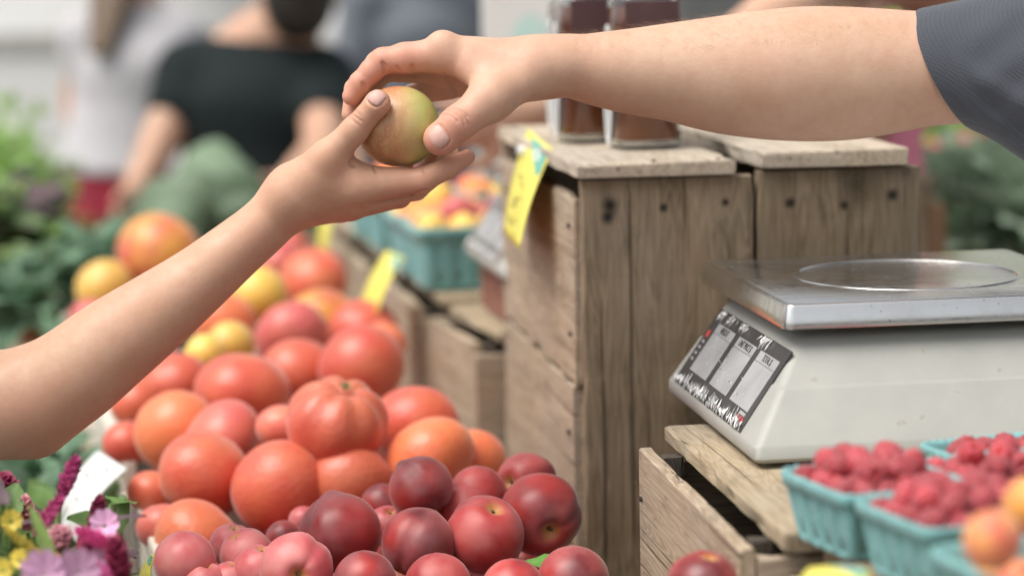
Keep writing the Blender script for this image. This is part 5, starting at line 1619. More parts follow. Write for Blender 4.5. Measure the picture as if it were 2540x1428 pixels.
# black T-shirt, seen from behind
b = P(635, 714, 5.5); b = Vector((b.x, b.y, 0)); rz = R_(172)
arms = dict(shL=A(470, 185, 5.5, b, rz), shR=A(800, 200, 5.5, b, rz), neck=A(650, 105, 5.5, b, rz), chest=A(640, 270, 5.5, b, rz), waist=A(640, 440, 5.5, b, rz), pelvis=A(640, 600, 5.5, b, rz), head=A(745, -30, 5.45, b, rz),
            elL=A(395, 350, 5.42, b, rz), wrL=A(330, 480, 5.3, b, rz), elR=A(800, 370, 5.3, b, rz), wrR=A(700, 470, 5.1, b, rz))
person('person', b, rz, 1.82, SKB, [('tee', 'shirt', M['black_tee'], dict(sleeve=.45)), ('trousers', 'trousers', M['denim'], dict(length=1.9)), ('hair', 'hair', M['hair_dark'], dict(length=1.0)), ('shoes', 'shoes', M['shoe'], {})],
       arms, 'person in a black T-shirt seen from behind with short dark hair', hh=.011)
# grey top and crimson shorts
b = P(300, 714, 6.2); b = Vector((b.x, b.y, 0)); rz = R_(150)
arms = dict(shL=A(215, 90, 6.2, b, rz), shR=A(445, 90, 6.2, b, rz), neck=A(330, 20, 6.2, b, rz), chest=A(330, 170, 6.2, b, rz), waist=A(300, 330, 6.2, b, rz), pelvis=A(285, 440, 6.2, b, rz), head=A(330, -130, 6.2, b, rz),
            elL=A(190, 250, 6.25, b, rz), wrL=A(195, 390, 6.2, b, rz), elR=A(440, 270, 6.3, b, rz), wrR=A(370, 420, 6.1, b, rz))
person('person', b, rz, 1.56, SKB, [('top', 'shirt', M['grey_tee'], dict(sleeve=.30, hem=-.01)), ('shorts', 'trousers', M['red_shorts'], dict(length=.45)), ('hair', 'hair', M['hair_brown'], dict(length=1.04)), ('shoes', 'shoes', M['shoe'], {})],
       arms, 'person in a pale grey top and crimson shorts with long brown hair', hh=.011)
# slate shirt and white shirt farther back
bgp(1045, 7.6, R_(20), 1.66, [('shirt', 'shirt', M['slate'], dict(sleeve=.9)), ('trousers', 'trousers', M['denim'], dict(length=1.9)), ('hair', 'hair', M['hair_dark'], dict(length=1.0)), ('shoes', 'shoes', M['shoe'], {})], None, 'person in a slate grey shirt far back above the hands')
bgp(875, 8.6, R_(-160), 1.62, [('shirt', 'shirt', M['white_tee'], dict(sleeve=.6)), ('trousers', 'trousers', M['khaki'], dict(length=1.9)), ('hair', 'hair', M['hair_brown'], dict(length=1.0)), ('shoes', 'shoes', M['shoe'], {})], None, 'person in a white shirt behind the one in the black T-shirt')
bgp(1180, 9.8, R_(-20), 1.7, [('shirt', 'shirt', M['white_tee'], dict(sleeve=.6)), ('trousers', 'trousers', M['khaki'], dict(length=1.9)), ('hair', 'hair', M['hair_dark'], dict(length=1.0)), ('shoes', 'shoes', M['shoe'], {})], None, 'person in a white shirt beside the one in slate grey')
# second vendor leaning over behind the tall crate
b = P(2010, 714, 3.85); b = Vector((b.x, b.y, 0)); rz = R_(-70)
arms = dict(shR=A(2130, -115, 3.45, b, rz), elR=A(1750, 190, 3.3, b, rz), wrR=A(1310, 274, 3.2, b, rz), shL=A(2290, -100, 3.9, b, rz), elL=A(2330, 160, 3.95, b, rz), wrL=A(2250, 330, 3.9, b, rz))
person('person', b, rz, 1.72, SKB, [('shirt', 'shirt', M['rust'], dict(sleeve=.22, skip=('R',))), ('trousers', 'trousers', M['denim'], dict(length=1.9)), ('hair', 'hair', M['hair_dark'], dict(length=1.0)), ('shoes', 'shoes', M['shoe'], {})],
       arms, 'person in a rust coloured top reaching a tanned forearm behind the tall crate', hh=.011)
p = P(2350, 714, 8.6); ct = empty('market_counter', (p.x, p.y, 0), R_(-5), 'far market counter draped in a lime green cloth, behind the checked sleeve', 'counter')
M['lime'] = cloth('lime_cloth', (.36, .60, .12), 12)
V, F = loft([ring_rect(-.30 - e_, .34 + e_, -.25 - e_, .25 + e_, z, .03, 3) for z, e_ in ((.15, .03), (.5, .02), (.9, .012), (1.34, .004), (1.352, -.004))], False, True); mesh_obj('cloth_drape', V, F, M['lime'], ct, smooth=False)
for x in (-.27, .31):
    for y in (-.2, .2): plank('leg', (x - .02, y - .02, 0), (x + .02, y + .02, 1.33), M['oak'], ct, 2, int(450 + x * 50 + y * 10))

# ------------------------------------------------------------------ greens, herbs and flowers
M['kale'] = leafmat('kale_leaf', (.12, .215, .13), .35, .6); M['broc'] = leafmat('broccoli_green', (.19, .27, .17), .3, .6); M['basil'] = leafmat('dark_herb_leaf', (.10, .17, .06), .4); M['purple'] = leafmat('purple_leaf', (.13, .085, .10), .4)
M['pale_leaf'] = leafmat('pale_leaf', (.36, .46, .24), .25); M['bright'] = leafmat('bright_shrub_leaf', (.32, .50, .14), .3); M['stem'] = leafmat('stem_green', (.14, .22, .06), .2)
KL = [leaf_mesh('leaf', .17, .055, .6 + .3 * i, .05, M['kale'], 8, 6, .3, i) for i in range(3)]
PLF = [leaf_mesh('leaf', .16, .06, .6, .04, M['pale_leaf'], 7, 5, .3, 9)]
HL = [leaf_mesh('leaf', .075, .022, .5, .03, M['basil'], 5, 4, .3, 4), leaf_mesh('leaf', .07, .018, .5, .03, M['purple'], 5, 4, .3, 5), leaf_mesh('leaf', .08, .026, .3, .02, M['bright'], 5, 4, .2, 6)]
CH = [leaf_mesh('leaf', .22, .07, .7, .05, leafmat('chard_leaf', (.36, .46, .34), .3), 8, 6, .3, 7)]
def rosette(name, loc, leaves, n, size, label, cat, grp, seed, spread=1.0, dome=True):
    o = empty(name, loc, 0, label, cat, grp); r = random.Random(seed)
    bm = bmesh.new(); bm_cyl(bm, (0, 0, -.02), (0, 0, .05 * size), .018 * size, .012 * size, 8); bm_obj('stalk', bm, M['stem'], o)
    for i in range(n):
        t = i / n; el = R_(82 - 88 * t * spread); az = i * 2.4 + r.uniform(-.3, .3)
        l = bpy.data.objects.new('leaf', r.choice(leaves)); link(l, o); k = size * r.uniform(.8, 1.2) * (.7 + .4 * t)
        l.location = (.012 * math.cos(az), .012 * math.sin(az), .03 * size * (1 - t)); l.scale = (k, k, k); l.rotation_euler = (r.uniform(-.3, .3), -el, az)
    return o
# side table with greens, left of the tomatoes
st = empty('produce_table', (0, 0, 0), 0, 'plank side table carrying the kale and herbs left of the tomatoes', 'table')
for i in range(6): plank('plank', (-.75 + i * .115, 2.42, .865), (-.64 + i * .115, 4.9, .885), M['oak'], st, 1, 300 + i)
for (x, y) in ((-.7, 2.5), (-.12, 2.5), (-.7, 4.85), (-.12, 4.85)): plank('leg', (x - .03, y - .03, 0), (x + .03, y + .03, .864), M['oak'], st, 2, int(310 + x * 9 + y))
GK = 'kale bunches on the side table'
klab = ['kale bunch below the big peach coloured tomato, at the far left', 'dark kale bunch left of the golden tomato', 'kale bunch behind the big peach coloured tomato', 'kale bunch at the left edge above the forearm', 'dusty kale bunch between the herbs and the crimson shorts', 'kale bunch right behind the golden tomato', 'kale bunch farthest left on the table', 'broad kale bunch under the crimson shorts']
for i, (px, py, Z) in enumerate(((120, 640, 3.6), (190, 660, 3.6), (345, 580, 3.9), (70, 690, 3.4), (225, 560, 3.8), (280, 600, 3.7), (20, 650, 3.6), (320, 540, 4.3))):
    rosette('kale_bunch', P(px, py + 95, Z), KL, 16, .55, klab[i], 'kale', GK, 20 + i)
for i, (px, py, Z, s_, lab) in enumerate(((30, 1230, 2.75, .55, 'blue green kale bunch below the elbow, at the left edge'), (130, 1190, 2.85, .5, 'kale bunch between the elbow and the white card'), (90, 1290, 2.6, .5, 'low kale bunch behind the cut flowers'), (190, 1260, 2.65, .4, 'small kale bunch behind the white card'))):
    rosette('kale_bunch', P(px, py, Z), KL, 14, s_, lab, 'kale', GK, 60 + i)
# table behind with broccoli
bt = empty('produce_table', (0, 0, 0), 0, 'plank table of broccoli at the end of the tomato stand', 'table')
for i in range(7): plank('plank', (-.02 + i * .115, 4.5, .945), (.09 + i * .115, 5.05, .965), M['oak'], bt, 1, 330 + i)
for (x, y) in ((.02, 4.55), (.74, 4.55), (.02, 5.0), (.74, 5.0)): plank('leg', (x - .03, y - .03, 0), (x + .03, y + .03, .944), M['oak'], bt, 2, int(340 + x * 9 + y))
def broccoli_mesh(seed):
    r = np.random.RandomState(seed); N = 90; i = np.arange(N); z = 1 - 2 * (i + .5) / N; a = i * 2.39996
    pts = np.stack([np.sqrt(1 - z * z) * np.cos(a), np.sqrt(1 - z * z) * np.sin(a), z], 1); big = r.normal(size=(7, 3)); big[:, 2] = np.abs(big[:, 2]); big /= np.linalg.norm(big, axis=1)[:, None]
    def fn(D):
        d = np.sqrt(np.maximum(0, 2 - 2 * (D @ pts.T))).min(1); d2 = np.sqrt(np.maximum(0, 2 - 2 * (D @ big.T))).min(1)
        w = .80 + .10 * np.sqrt(np.maximum(0, 1 - (d / .26) ** 2)) + .16 * np.exp(-(d2 / .45) ** 2)
        w = np.where(D[:, 2] < -.2, w * (1 + .5 * (D[:, 2] + .2)), w)
        return D * w[:, None] * np.array([1, 1, .8])
    return sphere_grid(48, 30, fn)
BR = [smooth_mesh('floret_head', *broccoli_mesh(i), M['broc']) for i in range(3)]
blab = ['largest broccoli head under the black T-shirt, left one', 'broccoli head to the right under the black T-shirt', 'broccoli head behind the raised forearm, low', 'broccoli head behind the wrist', 'small broccoli head beside the crimson shorts', 'broccoli head half hidden under the raised hand', 'broccoli head at the back of the table']
for i, (px, py, Z, r) in enumerate(((470, 505, 4.6, .085), (560, 470, 4.75, .085), (430, 570, 4.55, .075), (620, 560, 4.6, .08), (400, 520, 4.8, .07), (720, 540, 4.65, .075), (520, 430, 4.95, .07))):
    c = P(px, py, Z); o = bpy.data.objects.new('broccoli', BR[i % 3]); link(o); o.location = c; o.scale = (r, r, r); o.rotation_euler = (.2 * i, .1, i); tag(o, blab[i], 'broccoli', 'broccoli heads on the far table')
    bm = bmesh.new(); bm_cyl(bm, (0, 0, -1.25), (0, 0, -.3), .28, .34, 10); bm_obj('stalk', bm, M['stem'], o)
# potted herbs with dark and purple leaves
M['terracotta'] = plain('terracotta', (.32, .13, .07), .8)
def herb(loc, h, n, mix, label, seed):
    o = empty('potted_herb', loc, 0, label, 'herb', 'potted herbs on the side table'); r = random.Random(seed)
    V, F = loft([[(s * math.cos(2 * math.pi * k / 20), s * math.sin(2 * math.pi * k / 20), z) for k in range(20)] for z, s in ((0, .05), (.09, .065), (.09, .07), (.11, .07), (.11, .06), (.1, .058))]); mesh_obj('pot', V, F, M['terracotta'], o, smooth=False)
    for k in range(n):
        a = r.uniform(0, 6.28); d = r.uniform(.01, .055); top = Vector((d * math.cos(a), d * math.sin(a), h * r.uniform(.65, 1.0))); bm = bmesh.new(); bm_cyl(bm, (top.x * .2, top.y * .2, .1), top, .003, .002, 5); bm_obj('stem', bm, M['stem'], o)
        for i in range(7):
            t = .3 + .7 * i / 6; l = bpy.data.objects.new('leaf', HL[1] if r.random() < mix else (HL[0] if r.random() < .8 else HL[2])); link(l, o)
            q = Vector((top.x * .2, top.y * .2, .1)).lerp(top, t); l.location = q; kk = r.uniform(.7, 1.2); l.scale = (kk, kk, kk); l.rotation_euler = (r.uniform(-.4, .4), r.uniform(-.7, .3), r.uniform(0, 6.28))
    return o
for i, (px, py, Z, h, mix, lab) in enumerate(((30, 770, 3.9, .30, .3, 'potted herb with dark green leaves at the far left, nearest'), (105, 765, 4.0, .30, .55, 'potted herb with purple sprigs before the crimson shorts'), (-10, 760, 3.95, .36, .25, 'potted herb cut by the left edge of the picture'), (80, 755, 4.1, .36, .6, 'tallest potted herb, dark purple tip against the shrub'))):
    p = P(px, py, Z); herb((p.x, p.y, .886), max(.2, p.z - .886 + h * .62), 11, mix, lab, 50 + i)
rosette('lettuce', P(85, 662, 3.8), PLF, 9, .36, 'small pale lettuce head in front of the herbs', 'lettuce', None, 71)
# right side: chard and radishes
rt = empty('produce_crate', P(2440, 745, 4.0), 0, 'crate of chard and greens at the right behind the scale', 'crate')
for k, (lo, hi, ax) in enumerate((((-.12, -.15, -.18), (.3, -.138, .0), 0), ((-.12, .2, -.18), (.3, .212, .0), 0), ((-.132, -.15, -.18), (-.121, .212, .0), 1), ((.301, -.15, -.18), (.312, .212, .0), 1), ((-.12, -.137, -.18), (.3, .199, -.17), 0))): plank('plank', lo, hi, M['tan'], rt, ax, 400 + k)
for i, (x, y) in enumerate(((-.11, -.13), (.29, -.13), (-.11, .19), (.29, .19))): p = rt.location; plank('leg', (x - .02, y - .018, -p.z), (x + .02, y + .018, -.181), M['oak'], rt, 2, 410 + i)
for i, (px, py, Z) in enumerate(((2400, 640, 3.95), (2470, 560, 4.0), (2560, 600, 3.9), (2420, 500, 4.1), (2520, 450, 4.15), (2370, 570, 4.1))):
    rosette('chard_bunch', P(px, py, Z), CH, 12, .85, ['chard bunch lowest, just above the scale tray', 'chard bunch in the middle of the right crate', 'chard bunch cut by the right edge of the picture', 'chard bunch behind the middle one', 'chard bunch farthest up under the sleeve', 'chard bunch beside the tall crate corner'][i], 'chard', 'chard bunches in the right crate', 80 + i)
M['radish'] = plain('radish', (.55, .06, .10), .4); M['post'] = plain('orange_post', (.20, .105, .05), .7)
for i, (px, py, Z, r, lab) in enumerate(((2330, 392, 4.2, .03, 'pink radish behind the tall crate corner'), (2400, 360, 4.3, .026, 'radish below the checked sleeve'), (2450, 350, 4.3, .024, 'radish half covered by the sleeve'))):
    V, F = sphere_grid(16, 10, lambda D: D * np.array([1, 1, 1.2]) * r); o = bpy.data.objects.new('radish', smooth_mesh('radish', V, F, M['radish'])); link(o); o.location = P(px, py, Z); tag(o, lab, 'radish', 'radishes among the chard')
    bm = bmesh.new(); bm_cyl(bm, (0, 0, -r * 2.2), (0, 0, -r), .001, .004, 6); bm_obj('root', bm, M['white_card'], o)
    for k in range(3): l = bpy.data.objects.new('leaf', HL[2]); link(l, o); l.location = (0, 0, r); l.rotation_euler = (0, -1.1, k * 2.1)
p = P(2322, 560, 3.7); plo = empty('stand_post', (p.x, p.y, 0), 0, 'orange brown wooden post right of the tall crate', 'post'); plank('shaft', (-.012, -.012, 0), (.012, .012, p.z + .035), M['post'], plo, 2, 420)
p = P(2238, 350, 3.7); pk = empty('pink_bag', p, 0, 'pink paper bag behind the lid of the tall crate', 'bag'); V, F = loft([ring_rect(-.028, .028, -.02, .02, z, .004, 2) for z in (-.05, 0, .04)], True, False); o = mesh_obj('bag', V, F, plain('pink_paper', (.62, .20, .28), .7), pk); md = o.modifiers.new('t', 'SOLIDIFY'); md.thickness = .001
box_obj('handle', (-.012, -.001, .04), (.012, .001, .052), M['white_card'], pk, 0)
# stand for those: a table behind the tall crate
pz = pk.location.z - .052; rb = empty('display_plinth', (pk.location.x, pk.location.y, 0), 0, 'narrow wooden plinth under the pink bag behind the tall crate', 'plinth')
for s in (-1, 1): plank('plank', (s * .036 - .006, -.03, 0), (s * .036 + .006, .03, pz - .013), M['oak'], rb, 2, 431 + s); 
for s in (-1, 1): plank('plank', (-.029, s * .024 - .006, 0), (.029, s * .024 + .006, pz - .013), M['oak'], rb, 2, 441 + s)
plank('top_board', (-.043, -.034, pz - .0125), (.043, .034, pz), M['oak'], rb, 0, 451)

HL[2] = leaf_mesh('leaf', .08, .026, .3, .02, leafmat('bouquet_leaf', (.13, .24, .06)), 5, 4, .2, 6)
# flowers at the bottom left -------------------------------------------------
FM = {k: leafmat(k + '_petal', c, .25, .5) for k, c in dict(magenta=(.68, .11, .33), burgundy=(.32, .04, .10), lilac=(.66, .36, .56), yellow=(.68, .54, .08), orange=(.62, .26, .05), rose=(.62, .27, .32)).items()}
def spike_mesh(mat, L, W, n, seed):
    r = random.Random(seed); V, F = [], []
    for i in range(n):
        t = i / n; a = i * 2.4; rad = W * (math.sin(math.pi * min(1, t * .85 + .12)) ** .7) * r.uniform(.8, 1.1); z = L * t
        d = Vector((math.cos(a), math.sin(a), 0)); s = Vector((-d.y, d.x, 0)); c = Vector((0, 0, z)); p = W * .75
        k = len(V); V += [c + d * rad * .15, c + d * rad * .7 + s * p * .6 + Vector((0, 0, p * .5)), c + d * rad * 1.1 + Vector((0, 0, p * .95)), c + d * rad * .7 - s * p * .6 + Vector((0, 0, p * .5)), c + d * rad * .5 + Vector((0, 0, p * .9))]
        F += [(k, k + 1, k + 4), (k + 1, k + 2, k + 4), (k + 2, k + 3, k + 4), (k + 3, k, k + 4)]
    me = bpy.data.meshes.new('bloom'); me.from_pydata(V, [], F); me.update(); me.polygons.foreach_set('use_smooth', [True] * len(F)); me.materials.append(mat); return me
def daisy_mesh(mat, R, n, seed):
    r = random.Random(seed); V, F = [], []
    for i in range(n):
        a = 2 * math.pi * i / n; d = Vector((math.cos(a), math.sin(a), 0)); s = Vector((-d.y, d.x, 0)); k = len(V); h = R * r.uniform(.1, .5)
        V += [Vector((0, 0, 0)), d * R * .5 + s * R * .30 + Vector((0, 0, h * .5)), d * R * .9 + s * R * .24 + Vector((0, 0, h)), d * R + Vector((0, 0, h * .9)), d * R * .9 - s * R * .24 + Vector((0, 0, h)), d * R * .5 - s * R * .30 + Vector((0, 0, h * .5))]; F += [(k, k + 1, k + 2, k + 3), (k, k + 3, k + 4, k + 5)]
    me = bpy.data.meshes.new('bloom'); me.from_pydata(V, [], F); me.update(); me.materials.append(mat); return me
bk = empty('flower_bucket', (-.115, 1.76, 0), 0, 'galvanised bucket of cut flowers under the white price card', 'bucket')
V, F = loft([[(s * math.cos(2 * math.pi * k / 28), s * math.sin(2 * math.pi * k / 28), z) for k in range(28)] for z, s in ((.36, .085), (.37, .087), (.68, .105), (.68, .11), (.69, .11), (.69, .10), (.4, .08))]); mesh_obj('pail', V, F, plain('galvanised', (.4, .41, .42), .4, .2, 20, metal=.8), bk, smooth=True)
box_obj('stand', (-.11, -.11, .0), (.11, .11, .359), M['oak'], bk, .004)
FK = dict(spike=lambda c, L, W: spike_mesh(FM[c], L, W, 46, hash(c) % 99), daisy=lambda c, L, W: daisy_mesh(FM[c], W, 9, 3))
fl = [ # colour, kind, base px, tip px, Z, width m, label
 ('magenta', 'spike', (148, 1240), (188, 1140), 1.83, 0.0076, 'bright magenta flower spike standing left of the white card'),
 ('rose', 'spike', (70, 1320), (62, 1240), 1.89, 0.0084, 'dusty rose flower spike left of the magenta ones'),
 ('magenta', 'spike', (82, 1330), (150, 1235), 1.81, 0.0069, 'purplish magenta spike leaning right towards the card'),
 ('magenta', 'spike', (290, 1355), (193, 1315), 1.71, 0.0069, 'magenta spike drooping left under the white card'),
 ('burgundy', 'spike', (230, 1330), (248, 1240), 1.81, 0.0076, 'burgundy spike in the shade right of the white card'),
 ('burgundy', 'spike', (225, 1400), (218, 1340), 1.73, 0.0099, 'burgundy spike below the drooping magenta one'),
 ('burgundy', 'spike', (300, 1470), (285, 1345), 1.69, 0.0107, 'large burgundy plume at the tray rail'),
 ('burgundy', 'spike', (20, 1240), (12, 1190), 1.91, 0.0107, 'burgundy plume cut by the left edge'),
 ('yellow', 'daisy', (28, 1290), (22, 1265), 1.76, 0.0083, 'yellow flower at the left edge, upper one'),
 ('yellow', 'spike', (120, 1395), (15, 1310), 1.71, 0.0046, 'thin yellow spike arching to the left edge'),
 ('yellow', 'daisy', (50, 1385), (45, 1360), 1.71, 0.0073, 'small yellow flower below the arching yellow spike'),
 ('yellow', 'daisy', (10, 1412), (8, 1395), 1.68, 0.0083, 'yellow flower in the bottom left corner'),
 ('orange', 'daisy', (115, 1400), (112, 1375), 1.74, 0.0122, 'orange flower above the pink blossoms'),
 ('lilac', 'daisy', (110, 1420), (112, 1395), 1.65, 0.0168, 'lilac pink blossom at the bottom edge, left of the green leaf'),
 ('lilac', 'daisy', (195, 1415), (193, 1395), 1.65, 0.0161, 'lilac pink blossom at the bottom edge, right of the green leaf'),
 ('lilac', 'daisy', (262, 1300), (260, 1280), 1.79, 0.0122, 'small lilac blossom beside the tray rail'),
 ('lilac', 'daisy', (262, 1378), (258, 1368), 1.71, 0.0107, 'small lilac blossom on the burgundy plume'),
 ('magenta', 'daisy', (235, 1432), (232, 1420), 1.66, 0.0122, 'magenta blossom at the bottom edge'),
 ('rose', 'spike', (160, 1360), (150, 1330), 1.79, 0.0092, 'rose spike behind the arching yellow one'),
]
for (colr, kind, bpx, tpx, Z, W, lab) in fl:
    a, t = P(*bpx, Z), P(*tpx, Z - .01); d = t - a; L = max(d.length, .02)
    o = empty('flower', a, 0, lab, 'flower', 'cut flowers in the bucket')
    m = bpy.data.objects.new('bloom', FK[kind](colr, L, W)); link(m, o)
    q = d.normalized() if kind == 'spike' else (d.normalized() * .4 - FW * .8 + RT * rnd.uniform(-.5, .5)).normalized()
    m.rotation_euler = q.to_track_quat('Z', 'Y').to_euler()
    bm = bmesh.new(); base = Vector((-.115 + rnd.uniform(-.06, .06), 1.76 + rnd.uniform(-.06, .06), .55)) - a; midp = base.lerp(Vector((0, 0, 0)), .7) + Vector((0, 0, -.01)); bm_cyl(bm, base, midp, .0025, .0025, 6); bm_cyl(bm, midp, (0, 0, 0), .0025, .002, 6); bm_obj('stem', bm, M['stem'], o)
    for k in range(4):
        l = bpy.data.objects.new('leaf', HL[(k + len(lab)) % 3 if k else 2] if colr != 'yellow' else HL[2]); link(l, o); l.location = base.lerp(Vector((0, 0, 0)), .72 + .07 * k); l.rotation_euler = (rnd.uniform(-.5, .5), rnd.uniform(-1.1, .1), rnd.uniform(0, 6.3)); s = rnd.uniform(.35, .6); l.scale = (s, s, s)
for i in range(26):
    o = empty('flower', P(rnd.uniform(-20, 290), rnd.uniform(1240, 1450) if i < 16 else rnd.uniform(1170, 1330), rnd.uniform(1.74, 2.0) if i < 16 else rnd.uniform(2.3, 2.55)), 0, 'leafy green stem among the cut flowers', 'foliage', 'leafy green stems in the bucket')
    for k in range(8): l = bpy.data.objects.new('leaf', HL[rnd.choice([0, 2, 2, 1])]); link(l, o); l.location = (0, 0, -.02 * k); l.scale = (.5, .5, .5); l.rotation_euler = (rnd.uniform(-.5, .5), rnd.uniform(-1.2, .1), rnd.uniform(0, 6.3))
    bm = bmesh.new(); bm_cyl(bm, (0, 0, 0), (0, .0, -.25), .0025, .003, 6); bm_obj('stem', bm, M['stem'], o)
l = bpy.data.objects.new('leaf', leaf_mesh('leaf', .06, .011, .2, .01, M['bright'], 7, 4, .2, 8)); o = empty('leaf_sprig', P(140, 1450, 1.68), 0, 'upright green leaf between the two lilac blossoms', 'leaf'); link(l, o); l.rotation_euler = (.2, -1.35, 2.6)

# shrub behind, at the left ---------------------------------------------------
p = P(-75, 714, 5.4); sh = empty('potted_shrub', (p.x, p.y, 0), 0, 'bright green shrub in a tub left of the crimson shorts', 'shrub')
r = random.Random(5); V, F = [], []
for i in range(2600):
    a, b = r.uniform(0, 6.28), math.acos(r.uniform(-1, 1)); rad = r.uniform(.45, 1.0) ** .6
    c = Vector((.27 * rad * math.sin(b) * math.cos(a), .27 * rad * math.sin(b) * math.sin(a), .83 + .36 * rad * math.cos(b) + .05 * math.sin(a * 3))); d = Vector((r.gauss(0, 1), r.gauss(0, 1), r.gauss(.3, .7))).normalized(); s = d.cross(Vector((r.gauss(0, 1), r.gauss(0, 1), r.gauss(0, 1)))).normalized(); k = len(V); L = r.uniform(.035, .065)
    V += [c, c + d * L * .5 + s * L * .28, c + d * L, c + d * L * .5 - s * L * .28]; F.append((k, k + 1, k + 2, k + 3))
mesh_obj('crown', V, F, M['bright'], sh, kind='stuff')
V, F = loft([[(s * math.cos(2 * math.pi * k / 24), s * math.sin(2 * math.pi * k / 24), z) for k in range(24)] for z, s in ((0, .16), (.36, .2), (.36, .215), (.40, .215), (.40, .19), (.36, .185))]); mesh_obj('tub', V, F, M['terracotta'], sh)
bm = bmesh.new(); bm_cyl(bm, (0, 0, .36), (.02, 0, .85), .025, .015, 8); bm_cyl(bm, (.01, 0, .6), (.18, .05, .9), .014, .007, 6); bm_cyl(bm, (.01, 0, .6), (-.17, -.05, .92), .014, .007, 6); bm_obj('trunk', bm, M['oak'], sh)

# white notice board behind the jars, van and building far back -----------------
p = P(1295, 40, 3.45); nb = empty('notice_board', (p.x, p.y, 0), R_(-8), 'white notice board with pale teal smudge behind the jars', 'board')
box_obj('panel', (-.058, -.006, 1.18), (.072, .006, 1.62), M['white_card'], nb, .003); box_obj('post', (-.008, .0065, 0), (.02, .03, 1.6), M['oak'], nb, .002)
V = [(.012 + .026 * math.cos(2 * math.pi * k / 16) * (1 + .2 * math.sin(3 * k)), -.0068, 1.375 + .03 * math.sin(2 * math.pi * k / 16)) for k in range(16)]; mesh_obj('printed_smudge', V, [tuple(range(16))], plain('pale_teal', (.48, .68, .64), .5), nb)
M['van'] = plain('van_white_paint', (.85, .85, .83), .25, .03, 3, coat=.5); M['trim'] = plain('grey_trim', (.42, .42, .38), .6); M['dark_glass'] = plain('dark_glass', (.03, .035, .04), .05); M['tyre'] = plain('tyre_rubber', (.025, .025, .025), .8); M['rim'] = plain('rim_metal', (.5, .5, .5), .3, .1, 10, metal=.9)
p = P(60, 714, 12.5); vn = empty('white_van', (p.x, p.y, 0), R_(0), 'white panel van parked far back at the left', 'van')
V, F = loft([[(x, y, z) for (y, z) in prof] for x, prof in ((-2.5, ((-.85, .35), (.85, .35), (.85, .9), (.8, 1.0), (-.8, 1.0), (-.85, .9))), (-1.75, ((-.92, .3), (.92, .3), (.92, 1.0), (.88, 1.18), (-.88, 1.18), (-.92, 1.0))), (-1.15, ((-.95, .3), (.95, .3), (.95, 1.1), (.82, 2.05), (-.82, 2.05), (-.95, 1.1))), (2.5, ((-.95, .35), (.95, .35), (.95, 1.1), (.85, 2.1), (-.85, 2.1), (-.95, 1.1))))])
mesh_obj('body', V, F, M['van'], vn); box_obj('rub_strip', (-1.1, -.965, 1.04), (2.45, -.951, 1.14), M['trim'], vn, .003); box_obj('bumper', (-2.6, -.85, .3), (-2.505, .85, .55), M['trim'], vn, .02)
V = [(-1.70, -.8, 1.22), (-1.70, .8, 1.22), (-1.22, .76, 1.98), (-1.22, -.76, 1.98)]; mesh_obj('windscreen', V, [(0, 1, 2, 3)], M['dark_glass'], vn)
o = mesh_obj('door', [(-1.05, -.955, .45), (-.2, -.955, .45), (-.2, -.955, 1.02), (-1.05, -.955, 1.02)], [(0, 1, 2, 3)], M['van'], vn); md = o.modifiers.new('t', 'SOLIDIFY'); md.thickness = .01; box_obj('handle', (-.4, -.975, .92), (-.28, -.957, .95), M['trim'], o, .002)
V = [(-1.0, -.955, 1.18), (-.25, -.955, 1.18), (-.25, -.875, 1.85), (-.95, -.875, 1.85)]; mesh_obj('side_window', V, [(0, 1, 2, 3)], M['dark_glass'], vn)
for x in (-1.6, 1.6):
    for y in (-.9, .9):
        bm = bmesh.new(); bm_cyl(bm, (x, y - .1, .33), (x, y + .1, .33), .33, .33, 24); w = bm_obj('wheel', bm, M['tyre'], vn); bm = bmesh.new(); s = -1 if y < 0 else 1; bm_cyl(bm, (x, y + s * .08, .33), (x, y + s * .112, .33), .2, .2, 16); bm_obj('rim', bm, M['rim'], w)
for y in (-.65, .65): box_obj('headlight', (-2.53, y - .13, .68), (-2.495, y + .13, .82), M['clip'], vn, .01)
M['render'] = plain('pale_render', (.76, .73, .65), .85, .08, 2)
bd = empty('building', (1.5, 19, 0), 0, 'pale rendered building closing the market far back', 'building')
box_obj('wall', (-11, 0, 0), (11, 6, 6.5), M['render'], bd, .01); box_obj('roof', (-11.3, -.3, 6.505), (11.3, 6.3, 6.8), M['trim'], bd, .02); box_obj('plinth', (-11.02, -.04, 0), (11.02, -.001, .5), M['trim'], bd, .01)
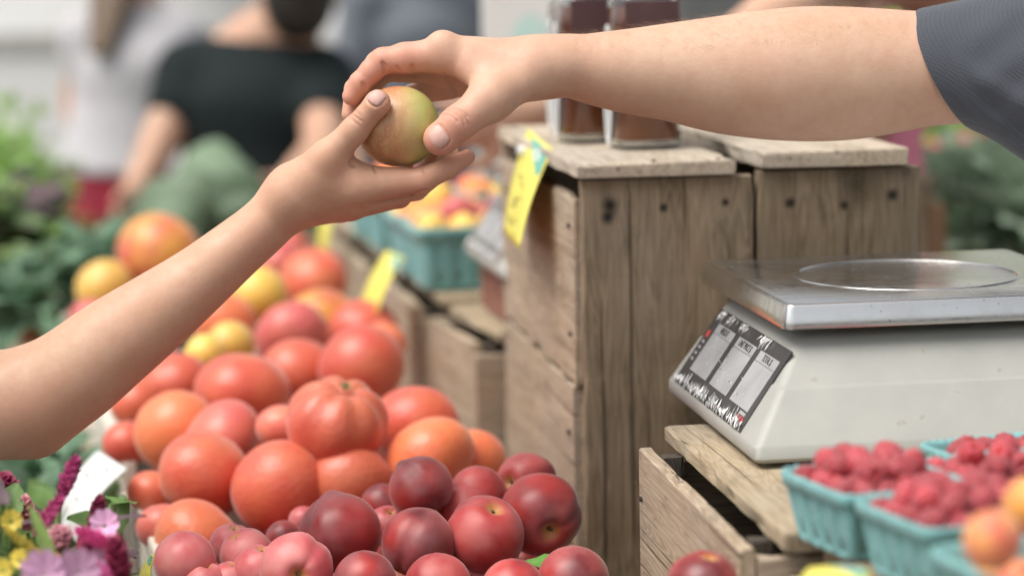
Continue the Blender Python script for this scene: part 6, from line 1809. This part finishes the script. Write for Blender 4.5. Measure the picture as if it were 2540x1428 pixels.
for i in range(7):
    x = -9 + i * 3; w = box_obj('window', (x - .6, -.03, 3.9), (x + .6, -.002, 5.4), M['dark_glass'], bd, .005); box_obj('sill', (x - .7, -.12, 3.8), (x + .7, -.031, 3.89), M['trim'], w, .01)
for x in (-6, 0.5, 6): d = box_obj('door', (x - .6, -.05, .501), (x + .6, -.003, 2.4), M['van'], bd, .005); box_obj('handle', (x + .4, -.09, 1.3), (x + .46, -.051, 1.42), M['iron'], d, .003)
# market tents far back: white canopies on poles
for i, (px, Z) in enumerate(((620, 13.5), (1180, 11.0), (1800, 12.0))):
    p = P(px, 714, Z); tn = empty('market_tent', (p.x, p.y, 0), R_(6 * i - 6), ['white market tent behind the black T-shirt person', 'white market tent behind the hands', 'white market tent behind the vendor\'s forearm'][i], 'tent', 'white market tents far back')
    for (x, y) in ((-1.4, -1.4), (1.4, -1.4), (-1.4, 1.4), (1.4, 1.4)): bm = bmesh.new(); bm_cyl(bm, (x, y, 0), (x, y, 2.2), .025, .025, 8); bm_obj('pole', bm, M['rim'], tn)
    V = [(-1.5, -1.5, 2.2), (1.5, -1.5, 2.2), (1.5, 1.5, 2.2), (-1.5, 1.5, 2.2), (0, 0, 3.2), (-1.5, -1.5, 1.95), (1.5, -1.5, 1.95), (1.5, 1.5, 1.95), (-1.5, 1.5, 1.95)]; o = mesh_obj('canopy', V, [(0, 1, 4), (1, 2, 4), (2, 3, 4), (3, 0, 4), (5, 6, 1, 0), (6, 7, 2, 1), (7, 8, 3, 2), (8, 5, 0, 3)], M['white_tee'], tn); md = o.modifiers.new('t', 'SOLIDIFY'); md.thickness = .005
    o = mesh_obj('back_wall', [(-1.4, 1.42, 0), (1.4, 1.42, 0), (1.4, 1.42, 2.19), (-1.4, 1.42, 2.19)], [(0, 1, 2, 3)], M['white_tee'], tn); md = o.modifiers.new('t', 'SOLIDIFY'); md.thickness = .004
    box_obj('counter', (-1.2, -1.3, 0), (1.2, -.7, .9), M['white_tee'], tn, .01)
